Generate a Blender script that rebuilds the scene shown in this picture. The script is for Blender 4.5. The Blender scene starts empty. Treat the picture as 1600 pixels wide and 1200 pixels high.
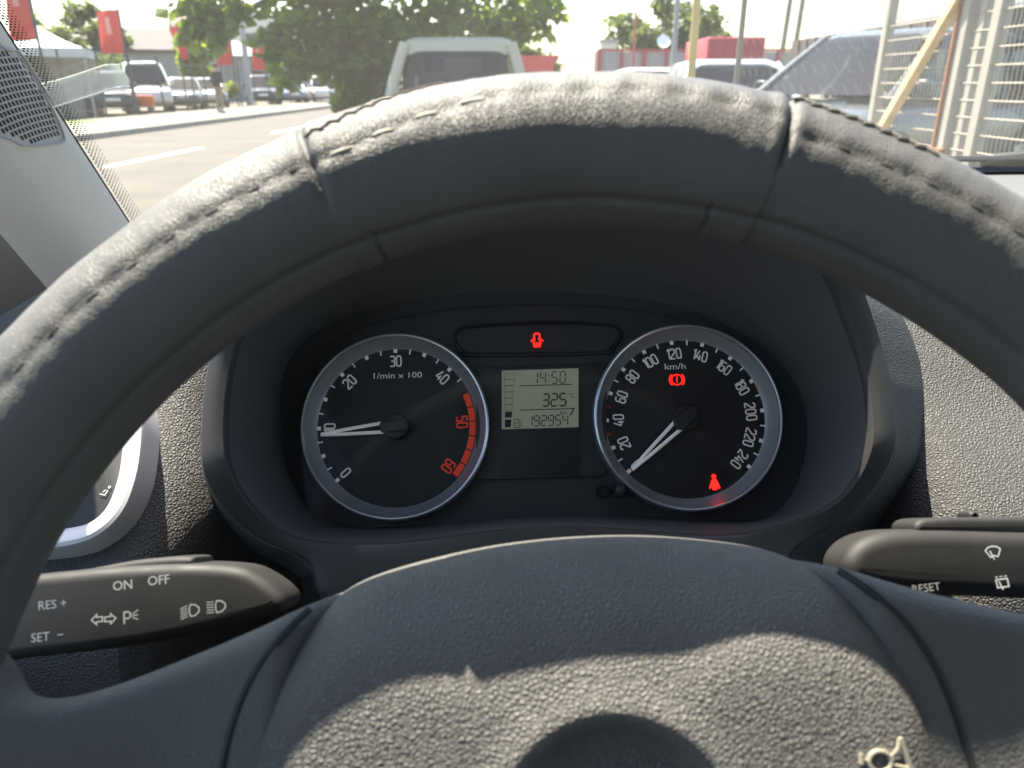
import bpy, bmesh, math, random
from mathutils import Vector, Matrix, noise
from math import sin, cos, tan, radians as R, pi
random.seed(7)
scene = bpy.context.scene
COL = scene.collection

# ------------------------------------------------------------------ camera, sky, sun, exposure
CAM_H = 1.15
PITCH = R(21.55)
FPX = 1186.0                      # focal length in pixels of the 1600-wide photograph
CAMP = Vector((0, 0, CAM_H))
cd = bpy.data.cameras.new('camera'); cam = bpy.data.objects.new('camera', cd); COL.objects.link(cam)
cam.location = CAMP; cam.rotation_euler = (pi/2 - PITCH, 0, 0)
cd.sensor_width = 36.0; cd.lens = 36.0*FPX/1600.0
cd.clip_start = 0.01; cd.clip_end = 2000
cd.dof.use_dof = True; cd.dof.focus_distance = 0.41; cd.dof.aperture_fstop = 15.0
scene.camera = cam

SUN_EL, SUN_AZ = R(62.0), R(-39.0)      # azimuth measured from straight ahead (+Y), negative = left
wd = bpy.data.worlds.new('World'); scene.world = wd; wd.use_nodes = True
nt = wd.node_tree; nt.nodes.clear()
sky = nt.nodes.new('ShaderNodeTexSky'); sky.sky_type = 'NISHITA'; sky.sun_disc = False
sky.sun_elevation = SUN_EL; sky.sun_rotation = SUN_AZ; sky.air_density = 1.3; sky.dust_density = 1.5; sky.ozone_density = 1.0
bg = nt.nodes.new('ShaderNodeBackground'); bg.inputs[1].default_value = 0.10
wo = nt.nodes.new('ShaderNodeOutputWorld')
nt.links.new(sky.outputs[0], bg.inputs[0]); nt.links.new(bg.outputs[0], wo.inputs[0])
sl = bpy.data.lights.new('sun', 'SUN'); sl.energy = 5.0; sl.angle = R(0.55); sl.color = (1.0, 0.905, 0.77)
so = bpy.data.objects.new('sun', sl); COL.objects.link(so); so.location = (0, 0, 30)
sdir = Vector((sin(SUN_AZ)*cos(SUN_EL), cos(SUN_AZ)*cos(SUN_EL), sin(SUN_EL)))
so.rotation_euler = sdir.to_track_quat('Z', 'Y').to_euler()
vs = scene.view_settings; vs.view_transform = 'Standard'; vs.look = 'None'; vs.gamma = 1.0
vs.use_curve_mapping = False; vs.exposure = 2.0
scene.cycles.use_denoising = True
scene.cycles.max_bounces = 10; scene.cycles.transparent_max_bounces = 16
scene.cycles.sample_clamp_indirect = 6.0

# ------------------------------------------------------------------ frames
fwd = Vector((0, cos(PITCH), -sin(PITCH))); up = Vector((0, sin(PITCH), cos(PITCH))); rgt = Vector((1, 0, 0))
ROLL = R(1.7)                     # the car leans this much on the cambered road edge
KM = Matrix.Translation(CAMP) @ Matrix.Rotation(-ROLL, 4, fwd)   # car coordinates -> world
def cray(px, py):                 # viewing ray in car coordinates (depth 1)
    dx, dy = px-800.0, py-600.0
    x = dx*cos(ROLL) - dy*sin(ROLL); y = dx*sin(ROLL) + dy*cos(ROLL)
    return fwd + rgt*(x/FPX) - up*(y/FPX)
def P(px, py, d): return cray(px, py)*d
def wray(px, py): return fwd + rgt*((px-800.0)/FPX) - up*((py-600.0)/FPX)
def W(px, py, Y):                 # point of the street at distance Y ahead
    r = wray(px, py); return CAMP + r*(Y/r.y)
def frame(o, x, y, z):
    return Matrix(((x[0], y[0], z[0], o[0]), (x[1], y[1], z[1], o[1]), (x[2], y[2], z[2], o[2]), (0, 0, 0, 1)))
def tilt_frame(o, t, rot=0.0):
    x = Vector((1, 0, 0)); v = Vector((0, sin(t), cos(t))); n = Vector((0, -cos(t), sin(t)))
    if rot: x, v = x*cos(rot)+v*sin(rot), v*cos(rot)-x*sin(rot)
    return frame(o, x, v, n)
def on(fr, px, py, h=0.0):        # pixel -> coordinates on the plane z=h of a frame
    inv = fr.inverted(); o = inv @ Vector((0, 0, 0)); d = inv.to_3x3() @ cray(px, py)
    t = (h-o.z)/d.z; return o + d*t
T = Matrix.Translation
X0 = 0.0175
WHEEL = tilt_frame(fwd*0.1826 + rgt*0.0178 - up*0.1086, R(32.0), R(2.4))
CLUST = tilt_frame(P(846, 658, 0.42), R(32.0))

# ------------------------------------------------------------------ mesh helpers
class MB:
    def __init__(s): s.v = []; s.f = []; s.m = []
    def add(s, vs_, fs, mi=0):
        b = len(s.v); s.v += [Vector(p) for p in vs_]; s.f += [tuple(i+b for i in f) for f in fs]; s.m += [mi]*len(fs); return s
    def box(s, c, size, mi=0, rot=None):
        c = Vector(c); h = [k/2 for k in size]
        vs_ = [Vector((x*h[0], y*h[1], z*h[2])) for x in (-1, 1) for y in (-1, 1) for z in (-1, 1)]
        if rot: vs_ = [rot @ p for p in vs_]
        return s.add([c+p for p in vs_], [(0,1,3,2),(4,6,7,5),(0,4,5,1),(2,3,7,6),(0,2,6,4),(1,5,7,3)], mi)
    def loft(s, rings, closed=True, cap0=False, cap1=False, mi=0):
        n = len(rings[0]); vs_ = [p for r in rings for p in r]; fs = []
        for k in range(len(rings)-1):
            for i in range(n if closed else n-1):
                j = (i+1) % n; fs.append((k*n+i, k*n+j, (k+1)*n+j, (k+1)*n+i))
        if cap0: fs.append(tuple(range(n-1, -1, -1)))
        if cap1: fs.append(tuple((len(rings)-1)*n+i for i in range(n)))
        return s.add(vs_, fs, mi)
    def tube(s, pts, rad, n=8, caps=True, mi=0):
        pts = [Vector(p) for p in pts]; rs = rad if isinstance(rad, (list, tuple)) else [rad]*len(pts)
        rings = []; ref = None
        for i, p in enumerate(pts):
            t = (pts[min(i+1, len(pts)-1)]-pts[max(i-1, 0)])
            t = t.normalized() if t.length > 1e-9 else Vector((0, 0, 1))
            if ref is None: ref = Vector((0, 0, 1)) if abs(t.z) < 0.9 else Vector((1, 0, 0))
            a = t.cross(ref); a = a.normalized() if a.length > 1e-6 else t.orthogonal().normalized(); b = a.cross(t).normalized()
            ref = b
            rings.append([p+(a*cos(2*pi*k/n)+b*sin(2*pi*k/n))*rs[i] for k in range(n)])
        return s.loft(rings, True, caps, caps, mi)
    def lathe(s, prof, n=48, fr=None, mi=0, close=False):   # prof: (radius, height) about local z
        rings = [[Vector((r*cos(2*pi*k/n), r*sin(2*pi*k/n), h)) for k in range(n)] for r, h in prof]
        if fr is not None: rings = [[fr @ p for p in r] for r in rings]
        return s.loft(rings, True, False, close, mi)
    def ribbon(s, pts, w, z=0.0, closed=False, mi=0):       # flat stroke with mitred corners in the xy plane
        pts = [Vector((p[0], p[1])) for p in pts]; n = len(pts); vs_ = []
        for i, p in enumerate(pts):
            a = pts[i-1] if (i > 0 or closed) else None; b = pts[(i+1) % n] if (i < n-1 or closed) else None
            d1 = (p-a).normalized() if a is not None else None; d2 = (b-p).normalized() if b is not None else None
            if d1 is None: d1 = d2
            if d2 is None: d2 = d1
            n1 = Vector((-d1.y, d1.x)); n2 = Vector((-d2.y, d2.x)); m = (n1+n2)
            m = m.normalized() if m.length > 1e-6 else n1
            k = w/2/max(0.35, m.dot(n1))
            vs_ += [Vector((p.x+m.x*k, p.y+m.y*k, z)), Vector((p.x-m.x*k, p.y-m.y*k, z))]
        fs = [(2*i, 2*i+1, 2*((i+1) % n)+1, 2*((i+1) % n)) for i in range(n if closed else n-1)]
        return s.add(vs_, fs, mi)
    def poly(s, pts, z=0.0, mi=0):
        return s.add([Vector((p[0], p[1], z)) for p in pts], [tuple(range(len(pts)))], mi)
    def pillow(s, out, z0, z1, bev, steps=4, mi=0, both=False):   # extruded outline with rounded front edge
        rings = []
        if both:
            for k in range(steps): 
                a = pi/2*(1-k/steps); rings.append([Vector((p.x, p.y, z0+bev*(1-sin(a)))) for p in inset(out, bev*(1-cos(a)))])
        rings += [[Vector((p[0], p[1], z0+(bev if both else 0))) for p in out]]
        for k in range(steps+1):
            a = pi/2*k/steps; rings.append([Vector((p.x, p.y, z1-bev*(1-sin(a)))) for p in inset(out, bev*(1-cos(a)))])
        return s.loft(rings, True, True, True, mi)
def inset(pts, d):
    pts = [Vector((p[0], p[1])) for p in pts]; n = len(pts)
    A = sum(pts[i].x*pts[(i+1) % n].y-pts[(i+1) % n].x*pts[i].y for i in range(n)); sg = 1 if A > 0 else -1
    out = []
    for i, p in enumerate(pts):
        d1 = (p-pts[i-1]).normalized(); d2 = (pts[(i+1) % n]-p).normalized()
        n1 = Vector((-d1.y, d1.x))*sg; n2 = Vector((-d2.y, d2.x))*sg; m = (n1+n2)
        m = m.normalized() if m.length > 1e-6 else n1
        out.append(p+m*(d/max(0.5, m.dot(n1))))
    return out
def smooth_closed(pts, per=6):
    n = len(pts); out = []
    for i in range(n):
        p0, p1, p2, p3 = [Vector(pts[(i+k-1) % n][:2]) for k in range(4)]
        for j in range(per):
            t = j/per; out.append(0.5*((2*p1)+(p2-p0)*t+(2*p0-5*p1+4*p2-p3)*t*t+(3*p1-p0-3*p2+p3)*t**3))
    return out
def smooth_open(pts, per=6):
    pts = [Vector(p) for p in pts]; q = [2*pts[0]-pts[1]]+pts+[2*pts[-1]-pts[-2]]; out = []
    for i in range(1, len(q)-2):
        p0, p1, p2, p3 = q[i-1:i+3]
        for j in range(per):
            t = j/per; out.append(0.5*((2*p1)+(p2-p0)*t+(2*p0-5*p1+4*p2-p3)*t*t+(3*p1-p0-3*p2+p3)*t**3))
    return out+[pts[-1]]
def by_angle(poly, c, n):          # resample a star-shaped outline
    c = Vector(c[:2]); out = []; m = len(poly)
    for k in range(n):
        d = Vector((cos(2*pi*k/n), sin(2*pi*k/n))); best = None
        for i in range(m):
            a = Vector(poly[i][:2])-c; b = Vector(poly[(i+1) % m][:2])-c; e = b-a
            den = d.x*e.y-d.y*e.x
            if abs(den) < 1e-12: continue
            t = (a.x*e.y-a.y*e.x)/den; u = (a.x*d.y-a.y*d.x)/den
            if t > 0 and -1e-6 <= u <= 1+1e-6 and (best is None or t > best): best = t
        out.append(c+d*(best or 0.01))
    return out
def rrect(w, h, r, n=6, c=(0, 0)):
    pts = []
    for (sx, sy, a0) in ((1, -1, -pi/2), (1, 1, 0), (-1, 1, pi/2), (-1, -1, pi)):
        for k in range(n+1):
            a = a0+pi/2*k/n; pts.append(Vector((c[0]+sx*(w/2-r)+r*cos(a), c[1]+sy*(h/2-r)+r*sin(a))))
    return pts
def smoothstep(a, b, x):
    t = max(0.0, min(1.0, (x-a)/(b-a))); return t*t*(3-2*t)

def mesh(mb, name, mats, smooth=True, auto=35):
    me = bpy.data.meshes.new(name); me.from_pydata([tuple(p) for p in mb.v], [], mb.f)
    mats = mats if isinstance(mats, (list, tuple)) else [mats]
    for m in mats: me.materials.append(MAT[m])
    me.polygons.foreach_set('material_index', mb.m)
    bm = bmesh.new(); bm.from_mesh(me)
    bmesh.ops.recalc_face_normals(bm, faces=bm.faces) if len(bm.faces) < 60000 else None
    bm.to_mesh(me); bm.free()
    if smooth:
        me.polygons.foreach_set('use_smooth', [True]*len(me.polygons))
        try: me.set_sharp_from_angle(angle=R(auto))
        except Exception: pass
    me.update(); return me
def tag(o, label=None, cat=None, group=None, kind=None):
    if label: o['label'] = label
    if cat: o['category'] = cat
    if group: o['group'] = group
    if kind: o['kind'] = kind
    return o
def thing(name, label, cat, mat=None, group=None):
    o = bpy.data.objects.new(name, None); COL.objects.link(o); o.empty_display_size = 0.02
    o.matrix_world = mat if mat is not None else Matrix(); return tag(o, label, cat, group)
def part(mb, name, mats, parent=None, mat=None, smooth=True, auto=35, kind=None, label=None):
    me = mb if isinstance(mb, bpy.types.Mesh) else mesh(mb, name, mats, smooth, auto)
    o = bpy.data.objects.new(name, me); COL.objects.link(o)
    if parent is not None: o.parent = parent
    if mat is not None: o.matrix_basis = mat
    if kind: o['kind'] = kind
    if label: o['label'] = label
    return o
def kids(o): return [c for c in bpy.data.objects if c.parent == o]
def copy_tree(o, parent=None):
    c = o.copy(); COL.objects.link(c); c.parent = parent
    for ch in kids(o): copy_tree(ch, c)
    return c
def text_mesh(s, size, mat, align='CENTER', offset=0.0):
    cu = bpy.data.curves.new('lettering', 'FONT'); cu.body = s; cu.size = size; cu.align_x = align; cu.align_y = 'CENTER'
    cu.resolution_u = 3; cu.offset = offset
    t = bpy.data.objects.new('lettering', cu); COL.objects.link(t)
    me = bpy.data.meshes.new_from_object(t.evaluated_get(bpy.context.evaluated_depsgraph_get()))
    bpy.data.objects.remove(t); bpy.data.curves.remove(cu)
    me.materials.clear(); me.materials.append(MAT[mat]); return me

# ------------------------------------------------------------------ materials
MAT = {}
def mat_(name, col, rough=0.5, metal=0.0, spec=0.5, bump=None, var=None, emit=None, trans=None, coat=0.0, sheen=0.0):
    m = bpy.data.materials.new(name); m.use_nodes = True; t = m.node_tree; b = t.nodes['Principled BSDF']
    b.inputs['Base Color'].default_value = (*col, 1); b.inputs['Roughness'].default_value = rough
    b.inputs['Metallic'].default_value = metal; b.inputs['Specular IOR Level'].default_value = spec
    b.inputs['Coat Weight'].default_value = coat; b.inputs['Sheen Weight'].default_value = sheen
    tc = t.nodes.new('ShaderNodeTexCoord')
    if emit:
        b.inputs['Emission Color'].default_value = (*emit[0], 1); b.inputs['Emission Strength'].default_value = emit[1]
    if var:                                     # (scale, amount[, roughness amount])
        n = t.nodes.new('ShaderNodeTexNoise'); n.inputs['Scale'].default_value = var[0]; n.inputs['Detail'].default_value = 5
        t.links.new(tc.outputs['Object'], n.inputs['Vector'])
        mx = t.nodes.new('ShaderNodeMix'); mx.data_type = 'RGBA'
        a = var[1]
        mx.inputs[6].default_value = tuple(max(0, c*(1-a)) for c in col)+(1,); mx.inputs[7].default_value = tuple(min(1, c*(1+a)) for c in col)+(1,)
        t.links.new(n.outputs['Fac'], mx.inputs[0]); t.links.new(mx.outputs[2], b.inputs['Base Color'])
        if len(var) > 2:
            mr = t.nodes.new('ShaderNodeMapRange'); mr.inputs[3].default_value = rough-var[2]; mr.inputs[4].default_value = rough+var[2]
            mr.inputs[1].default_value = 0.3; mr.inputs[2].default_value = 0.7
            t.links.new(n.outputs['Fac'], mr.inputs[0]); t.links.new(mr.outputs[0], b.inputs['Roughness'])
    if bump:
        kind, scale, strength, dist = bump[:4]
        bp = t.nodes.new('ShaderNodeBump'); bp.inputs['Strength'].default_value = strength; bp.inputs['Distance'].default_value = dist
        if kind == 'grain':                     # leather cells: rounded pads between creases
            w = t.nodes.new('ShaderNodeTexNoise'); w.inputs['Scale'].default_value = scale*0.5; w.inputs['Detail'].default_value = 2
            t.links.new(tc.outputs['Object'], w.inputs['Vector'])
            ws = t.nodes.new('ShaderNodeVectorMath'); ws.operation = 'SCALE'; ws.inputs[3].default_value = 0.55/scale
            wc = t.nodes.new('ShaderNodeVectorMath'); wc.operation = 'SUBTRACT'; wc.inputs[1].default_value = (0.5, 0.5, 0.5)
            t.links.new(w.outputs['Color'], wc.inputs[0]); t.links.new(wc.outputs[0], ws.inputs[0])
            ad = t.nodes.new('ShaderNodeVectorMath'); ad.operation = 'ADD'
            t.links.new(tc.outputs['Object'], ad.inputs[0]); t.links.new(ws.outputs[0], ad.inputs[1])
            v = t.nodes.new('ShaderNodeTexVoronoi'); v.feature = 'DISTANCE_TO_EDGE'; v.inputs['Scale'].default_value = scale
            t.links.new(ad.outputs[0], v.inputs['Vector'])
            mr = t.nodes.new('ShaderNodeMapRange'); mr.inputs[1].default_value = 0.0; mr.inputs[2].default_value = 0.42
            t.links.new(v.outputs['Distance'], mr.inputs[0])
            pw = t.nodes.new('ShaderNodeMath'); pw.operation = 'POWER'; pw.inputs[1].default_value = 0.62; t.links.new(mr.outputs[0], pw.inputs[0]); mr = pw
            f = t.nodes.new('ShaderNodeTexNoise'); f.inputs['Scale'].default_value = scale*3.2; f.inputs['Detail'].default_value = 2
            t.links.new(tc.outputs['Object'], f.inputs['Vector'])
            ma = t.nodes.new('ShaderNodeMath'); ma.operation = 'MULTIPLY_ADD'; ma.inputs[1].default_value = 0.22
            t.links.new(f.outputs['Fac'], ma.inputs[0]); t.links.new(mr.outputs[0], ma.inputs[2])
            h = ma.outputs[0]
        else:
            n2 = t.nodes.new('ShaderNodeTexNoise'); n2.inputs['Scale'].default_value = scale; n2.inputs['Detail'].default_value = 4
            t.links.new(tc.outputs['Object'], n2.inputs['Vector']); h = n2.outputs['Fac']
        t.links.new(h, bp.inputs['Height']); t.links.new(bp.outputs[0], b.inputs['Normal'])
    MAT[name] = m; return m
def glass_(name, tint=(0.9, 0.95, 0.92), dust=0.0, rough=0.0, f0=0.045, f1=0.9, gloss=1.0):
    m = bpy.data.materials.new(name); m.use_nodes = True; t = m.node_tree; t.nodes.clear()
    o = t.nodes.new('ShaderNodeOutputMaterial'); tr = t.nodes.new('ShaderNodeBsdfTransparent'); tr.inputs[0].default_value = (*tint, 1)
    g = t.nodes.new('ShaderNodeBsdfGlossy'); g.inputs['Roughness'].default_value = rough; g.inputs[0].default_value = (gloss, gloss, gloss, 1)
    lw_ = t.nodes.new('ShaderNodeLayerWeight'); pw_ = t.nodes.new('ShaderNodeMath'); pw_.operation = 'POWER'; pw_.inputs[1].default_value = 5.0
    t.links.new(lw_.outputs['Facing'], pw_.inputs[0])
    fr = t.nodes.new('ShaderNodeMath'); fr.operation = 'MULTIPLY_ADD'; fr.inputs[1].default_value = f1; fr.inputs[2].default_value = f0
    t.links.new(pw_.outputs[0], fr.inputs[0])
    mx = t.nodes.new('ShaderNodeMixShader'); t.links.new(fr.outputs[0], mx.inputs[0]); t.links.new(tr.outputs[0], mx.inputs[1]); t.links.new(g.outputs[0], mx.inputs[2])
    last = mx
    if dust:
        d = t.nodes.new('ShaderNodeBsdfTranslucent'); d.inputs[0].default_value = (0.8, 0.78, 0.72, 1)
        tc = t.nodes.new('ShaderNodeTexCoord'); n = t.nodes.new('ShaderNodeTexNoise'); n.inputs['Scale'].default_value = 9; n.inputs['Detail'].default_value = 8
        t.links.new(tc.outputs['Object'], n.inputs['Vector'])
        mr = t.nodes.new('ShaderNodeMapRange'); mr.inputs[3].default_value = dust*0.5; mr.inputs[4].default_value = dust*1.5
        t.links.new(n.outputs['Fac'], mr.inputs[0])
        m2 = t.nodes.new('ShaderNodeMixShader'); t.links.new(mr.outputs[0], m2.inputs[0]); t.links.new(mx.outputs[0], m2.inputs[1]); t.links.new(d.outputs[0], m2.inputs[2]); last = m2
    t.links.new(last.outputs[0], o.inputs[0]); MAT[name] = m
def leaf_(name, col, tcol):
    m = bpy.data.materials.new(name); m.use_nodes = True; t = m.node_tree; t.nodes.clear()
    o = t.nodes.new('ShaderNodeOutputMaterial'); d = t.nodes.new('ShaderNodeBsdfPrincipled'); d.inputs['Roughness'].default_value = 0.5
    tr = t.nodes.new('ShaderNodeBsdfTranslucent'); mx = t.nodes.new('ShaderNodeMixShader'); mx.inputs[0].default_value = 0.4
    g = t.nodes.new('ShaderNodeNewGeometry')
    for c, node in ((col, d.inputs['Base Color']), (tcol, tr.inputs[0])):
        m2 = t.nodes.new('ShaderNodeMix'); m2.data_type = 'RGBA'
        m2.inputs[6].default_value = (c[0]*0.6, c[1]*0.65, c[2]*0.7, 1); m2.inputs[7].default_value = (c[0]*1.5, c[1]*1.35, c[2], 1)
        t.links.new(g.outputs['Random Per Island'], m2.inputs[0]); t.links.new(m2.outputs[2], node)
    t.links.new(d.outputs[0], mx.inputs[1]); t.links.new(tr.outputs[0], mx.inputs[2]); t.links.new(mx.outputs[0], o.inputs[0]); MAT[name] = m

mat_('rim_leather', (0.118, 0.114, 0.110), 0.52, bump=('grain', 1100, 0.55, 0.0003), var=(45, 0.2, 0.08), spec=0.5)
mat_('pad_leather', (0.150, 0.144, 0.136), 0.55, bump=('grain', 760, 0.85, 0.0006), var=(40, 0.15), spec=0.32)
mat_('spoke_leather', (0.100, 0.096, 0.092), 0.58, bump=('grain', 620, 0.45, 0.0004), var=(40, 0.12))
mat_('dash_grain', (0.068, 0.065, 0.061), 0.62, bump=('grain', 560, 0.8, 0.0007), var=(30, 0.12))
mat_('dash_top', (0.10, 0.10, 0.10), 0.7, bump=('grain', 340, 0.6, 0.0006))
mat_('thread_sunlit', (0.50, 0.47, 0.40), 0.7)  # sunlight put into this pale stitch colour
mat_('thread_brown', (0.10, 0.075, 0.06), 0.7)
mat_('thread_brown_lit', (0.17, 0.155, 0.14), 0.7)  # lit copy of the brown, sunlight put into the colour
mat_('thread_shaded', (0.04, 0.038, 0.037), 0.8)  # shade of the stitch pits put into the colour
mat_('satin_dark', (0.040, 0.038, 0.037), 0.55, bump=('noise', 2500, 0.12, 0.0002), var=(15, 0.1))
mat_('stalk_plastic', (0.024, 0.0225, 0.0215), 0.6, spec=0.35, bump=('noise', 3000, 0.22, 0.0002), var=(120, 0.2, 0.05))
mat_('matt_black', (0.014, 0.014, 0.016), 0.55)
mat_('hood_black', (0.085, 0.086, 0.090), 0.6, bump=('noise', 1800, 0.15, 0.0002))
mat_('cluster_plate', (0.034, 0.034, 0.037), 0.45, bump=('noise', 2500, 0.1, 0.0002))
mat_('dial_black', (0.018, 0.018, 0.019), 0.5)
mat_('dial_grey', (0.34, 0.34, 0.35), 0.42, metal=0.3)
mat_('ring_metal', (0.55, 0.55, 0.56), 0.3, metal=0.8)
mat_('print_white', (0.62, 0.62, 0.61), 0.5, emit=((0.9, 0.93, 0.95), 0.03))
mat_('print_grey', (0.42, 0.42, 0.41), 0.5)
mat_('print_dim', (0.30, 0.31, 0.33), 0.5)
mat_('print_red', (0.50, 0.055, 0.03), 0.5, emit=((0.8, 0.06, 0.02), 0.05))
mat_('print_dark_red', (0.32, 0.04, 0.03), 0.5)
mat_('lamp_red', (0.6, 0.01, 0.01), 0.5, emit=((1.0, 0.012, 0.008), 0.75))
mat_('lcd_field', (0.30, 0.31, 0.22), 0.35, emit=((0.62, 0.66, 0.48), 0.025))
mat_('lcd_ink', (0.012, 0.014, 0.010), 0.5)
mat_('needle_white', (0.8, 0.8, 0.8), 0.4, emit=((1, 1, 1), 0.03))
mat_('hub_black', (0.025, 0.025, 0.027), 0.35)
mat_('silver_trim', (0.60, 0.585, 0.59), 0.4, metal=0.2)
mat_('pillar_grey', (0.52, 0.515, 0.49), 0.6, bump=('grain', 700, 0.25, 0.0002), var=(20, 0.06))
mat_('grille_grey', (0.36, 0.36, 0.37), 0.6)
mat_('slot_black', (0.02, 0.02, 0.022), 0.8)
mat_('headliner', (0.30, 0.29, 0.275), 0.9)
mat_('door_dark', (0.035, 0.037, 0.040), 0.6, bump=('grain', 300, 0.5, 0.0005))
mat_('wiper_black', (0.03, 0.03, 0.03), 0.4)
mat_('frit_black', (0.015, 0.015, 0.015), 0.5)
mat_('emblem_metal', (0.5, 0.5, 0.5), 0.25, metal=0.9)
mat_('horn_metal', (0.42, 0.38, 0.30), 0.4, metal=0.3)
glass_('windscreen_glass', (0.93, 0.96, 0.94), dust=0.015)
glass_('clear_plastic', (0.90, 0.92, 0.90), dust=0.22, rough=0.05)
glass_('lens_clear', (0.97, 0.972, 0.975), dust=0.010, rough=0.06, f0=0.008, f1=0.3)
glass_('car_tint', (0.11, 0.125, 0.13))
glass_('side_glass', (0.9, 0.93, 0.92))
# street
mat_('asphalt', (0.070, 0.059, 0.047), 0.85, bump=('noise', 60, 0.4, 0.01), var=(0.9, 0.45))
mat_('paving', (0.135, 0.125, 0.10), 0.85, bump=('noise', 30, 0.3, 0.01), var=(0.8, 0.15))
mat_('lot_ground', (0.14, 0.125, 0.095), 0.9, var=(0.4, 0.25))
mat_('kerb_stone', (0.22, 0.21, 0.18), 0.85, var=(3, 0.2))
mat_('road_paint', (0.72, 0.72, 0.68), 0.7, var=(4, 0.12))
mat_('grass', (0.09, 0.13, 0.035), 0.9, var=(2, 0.35))
mat_('bark', (0.10, 0.08, 0.06), 0.9, bump=('noise', 20, 0.6, 0.02), var=(6, 0.3))
leaf_('leaf_near', (0.034, 0.075, 0.013), (0.30, 0.46, 0.03))
leaf_('leaf_far', (0.055, 0.085, 0.030), (0.16, 0.22, 0.05))
leaf_('leaf_yellow', (0.12, 0.17, 0.025), (0.38, 0.46, 0.05))
mat_('flag_red', (0.52, 0.045, 0.035), 0.7, var=(2, 0.12))
mat_('flag_print', (0.62, 0.25, 0.22), 0.7)
mat_('tent_white', (0.80, 0.80, 0.78), 0.8)
mat_('tent_side', (0.45, 0.46, 0.46), 0.8, var=(1, 0.1))
mat_('steel_grey', (0.30, 0.31, 0.32), 0.5, metal=0.3, var=(3, 0.1))
mat_('steel_dark', (0.06, 0.065, 0.065), 0.6)
mat_('steel_white', (0.33, 0.31, 0.265), 0.6, var=(9, 0.16))
mat_('rust_cream', (0.62, 0.48, 0.28), 0.65, var=(16, 0.4))
mat_('wire_pale', (0.36, 0.33, 0.27), 0.55, metal=0.2, var=(20, 0.2))
mat_('wire_grey', (0.09, 0.088, 0.085), 0.5, metal=0.3)
mat_('rust', (0.28, 0.12, 0.06), 0.8, var=(30, 0.4))
mat_('pole_yellow', (0.52, 0.40, 0.16), 0.6, var=(5, 0.2))
mat_('wood_pole', (0.20, 0.18, 0.15), 0.85, var=(4, 0.2))
mat_('panel_grey', (0.34, 0.33, 0.34), 0.5, metal=0.2, var=(2, 0.06))
mat_('panel_cream', (0.60, 0.57, 0.48), 0.7, var=(2, 0.06))
mat_('post_red', (0.34, 0.07, 0.07), 0.6)
mat_('paint_red', (0.36, 0.03, 0.045), 0.4, var=(1, 0.08))
mat_('truck_red', (0.52, 0.07, 0.06), 0.5)
mat_('roof_brown', (0.16, 0.10, 0.085), 0.8, var=(3, 0.2))
mat_('roof_dark', (0.07, 0.06, 0.062), 0.8, var=(3, 0.2))
mat_('wall_grey', (0.30, 0.30, 0.285), 0.8, var=(1, 0.1))
mat_('wall_brown', (0.22, 0.17, 0.14), 0.8, var=(1, 0.1))
mat_('car_silver', (0.42, 0.43, 0.44), 0.3, metal=0.4, coat=0.5)
mat_('car_champagne', (0.42, 0.375, 0.295), 0.55, spec=0.3)
mat_('car_white', (0.58, 0.58, 0.56), 0.35, coat=0.5)
mat_('car_dark', (0.035, 0.042, 0.05), 0.3, coat=0.5)
mat_('car_blue', (0.14, 0.17, 0.21), 0.3, metal=0.3, coat=0.5)
mat_('car_grey', (0.12, 0.128, 0.137), 0.3, metal=0.3, coat=0.5)
mat_('car_glass', (0.035, 0.042, 0.045), 0.08, spec=0.8)
mat_('tyre', (0.03, 0.03, 0.03), 0.85)
mat_('alloy', (0.45, 0.45, 0.46), 0.35, metal=0.7)
mat_('tail_lamp', (0.40, 0.02, 0.02), 0.25, coat=0.5)
mat_('head_lamp', (0.65, 0.66, 0.66), 0.15, spec=0.8)
mat_('plate_white', (0.75, 0.75, 0.72), 0.5)
mat_('orange', (0.65, 0.16, 0.03), 0.6)
mat_('cloth_black', (0.02, 0.022, 0.028), 0.85)
mat_('cloth_khaki', (0.24, 0.19, 0.12), 0.85)
mat_('skin', (0.42, 0.26, 0.19), 0.6)
mat_('hair', (0.03, 0.025, 0.02), 0.7)
mat_('concrete', (0.42, 0.40, 0.36), 0.9, var=(2, 0.12))

# ================================================================== THE CAR WE SIT IN
# ------------------------------------------------------------------ dashboard skin
PROF = [(0.99, -0.122), (0.86, -0.119), (0.72, -0.113), (0.60, -0.108), (0.525, -0.109), (0.455, -0.129), (0.420, -0.151), (0.389, -0.173),
        (0.334, -0.203), (0.303, -0.228), (0.287, -0.265), (0.285, -0.330), (0.325, -0.400), (0.40, -0.52), (0.46, -0.80)]
PROFS = smooth_open([Vector((a, b, 0)) for a, b in PROF], 5)
def base_y(x): return 0.99-0.335*min(1.3, abs((x-0.35)/0.7))**4
def skin(x, k):
    p = PROFS[k]; y, z = p.x, p.y
    f = (y-0.42)/(0.99-0.42)
    if f > 0: y = 0.42+f*(base_y(x)+0.0-0.42)
    w = smoothstep(0.215, 0.150, abs(x-X0)) * smoothstep(-0.42, -0.30, z)*smoothstep(0.53, 0.46, p.x)
    y += 0.13*w
    z -= 0.055*smoothstep(-0.22, -0.36, x)*smoothstep(-0.2, -0.13, z)
    return Vector((x, y, z))
def dash_hit(px, py):
    r = cray(px, py); best = None
    for k in range(len(PROFS)-1):
        a, b = PROFS[k], PROFS[k+1]
        fa = a.y*r.y-a.x*r.z; fb = b.y*r.y-b.x*r.z
        if fa*fb <= 0 and a.x > 0.28:
            t = fa/(fa-fb); y = a.x+(b.x-a.x)*t; s = y/r.y
            if best is None or s < best: best = s
    return r*(best or 0.42)
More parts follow.
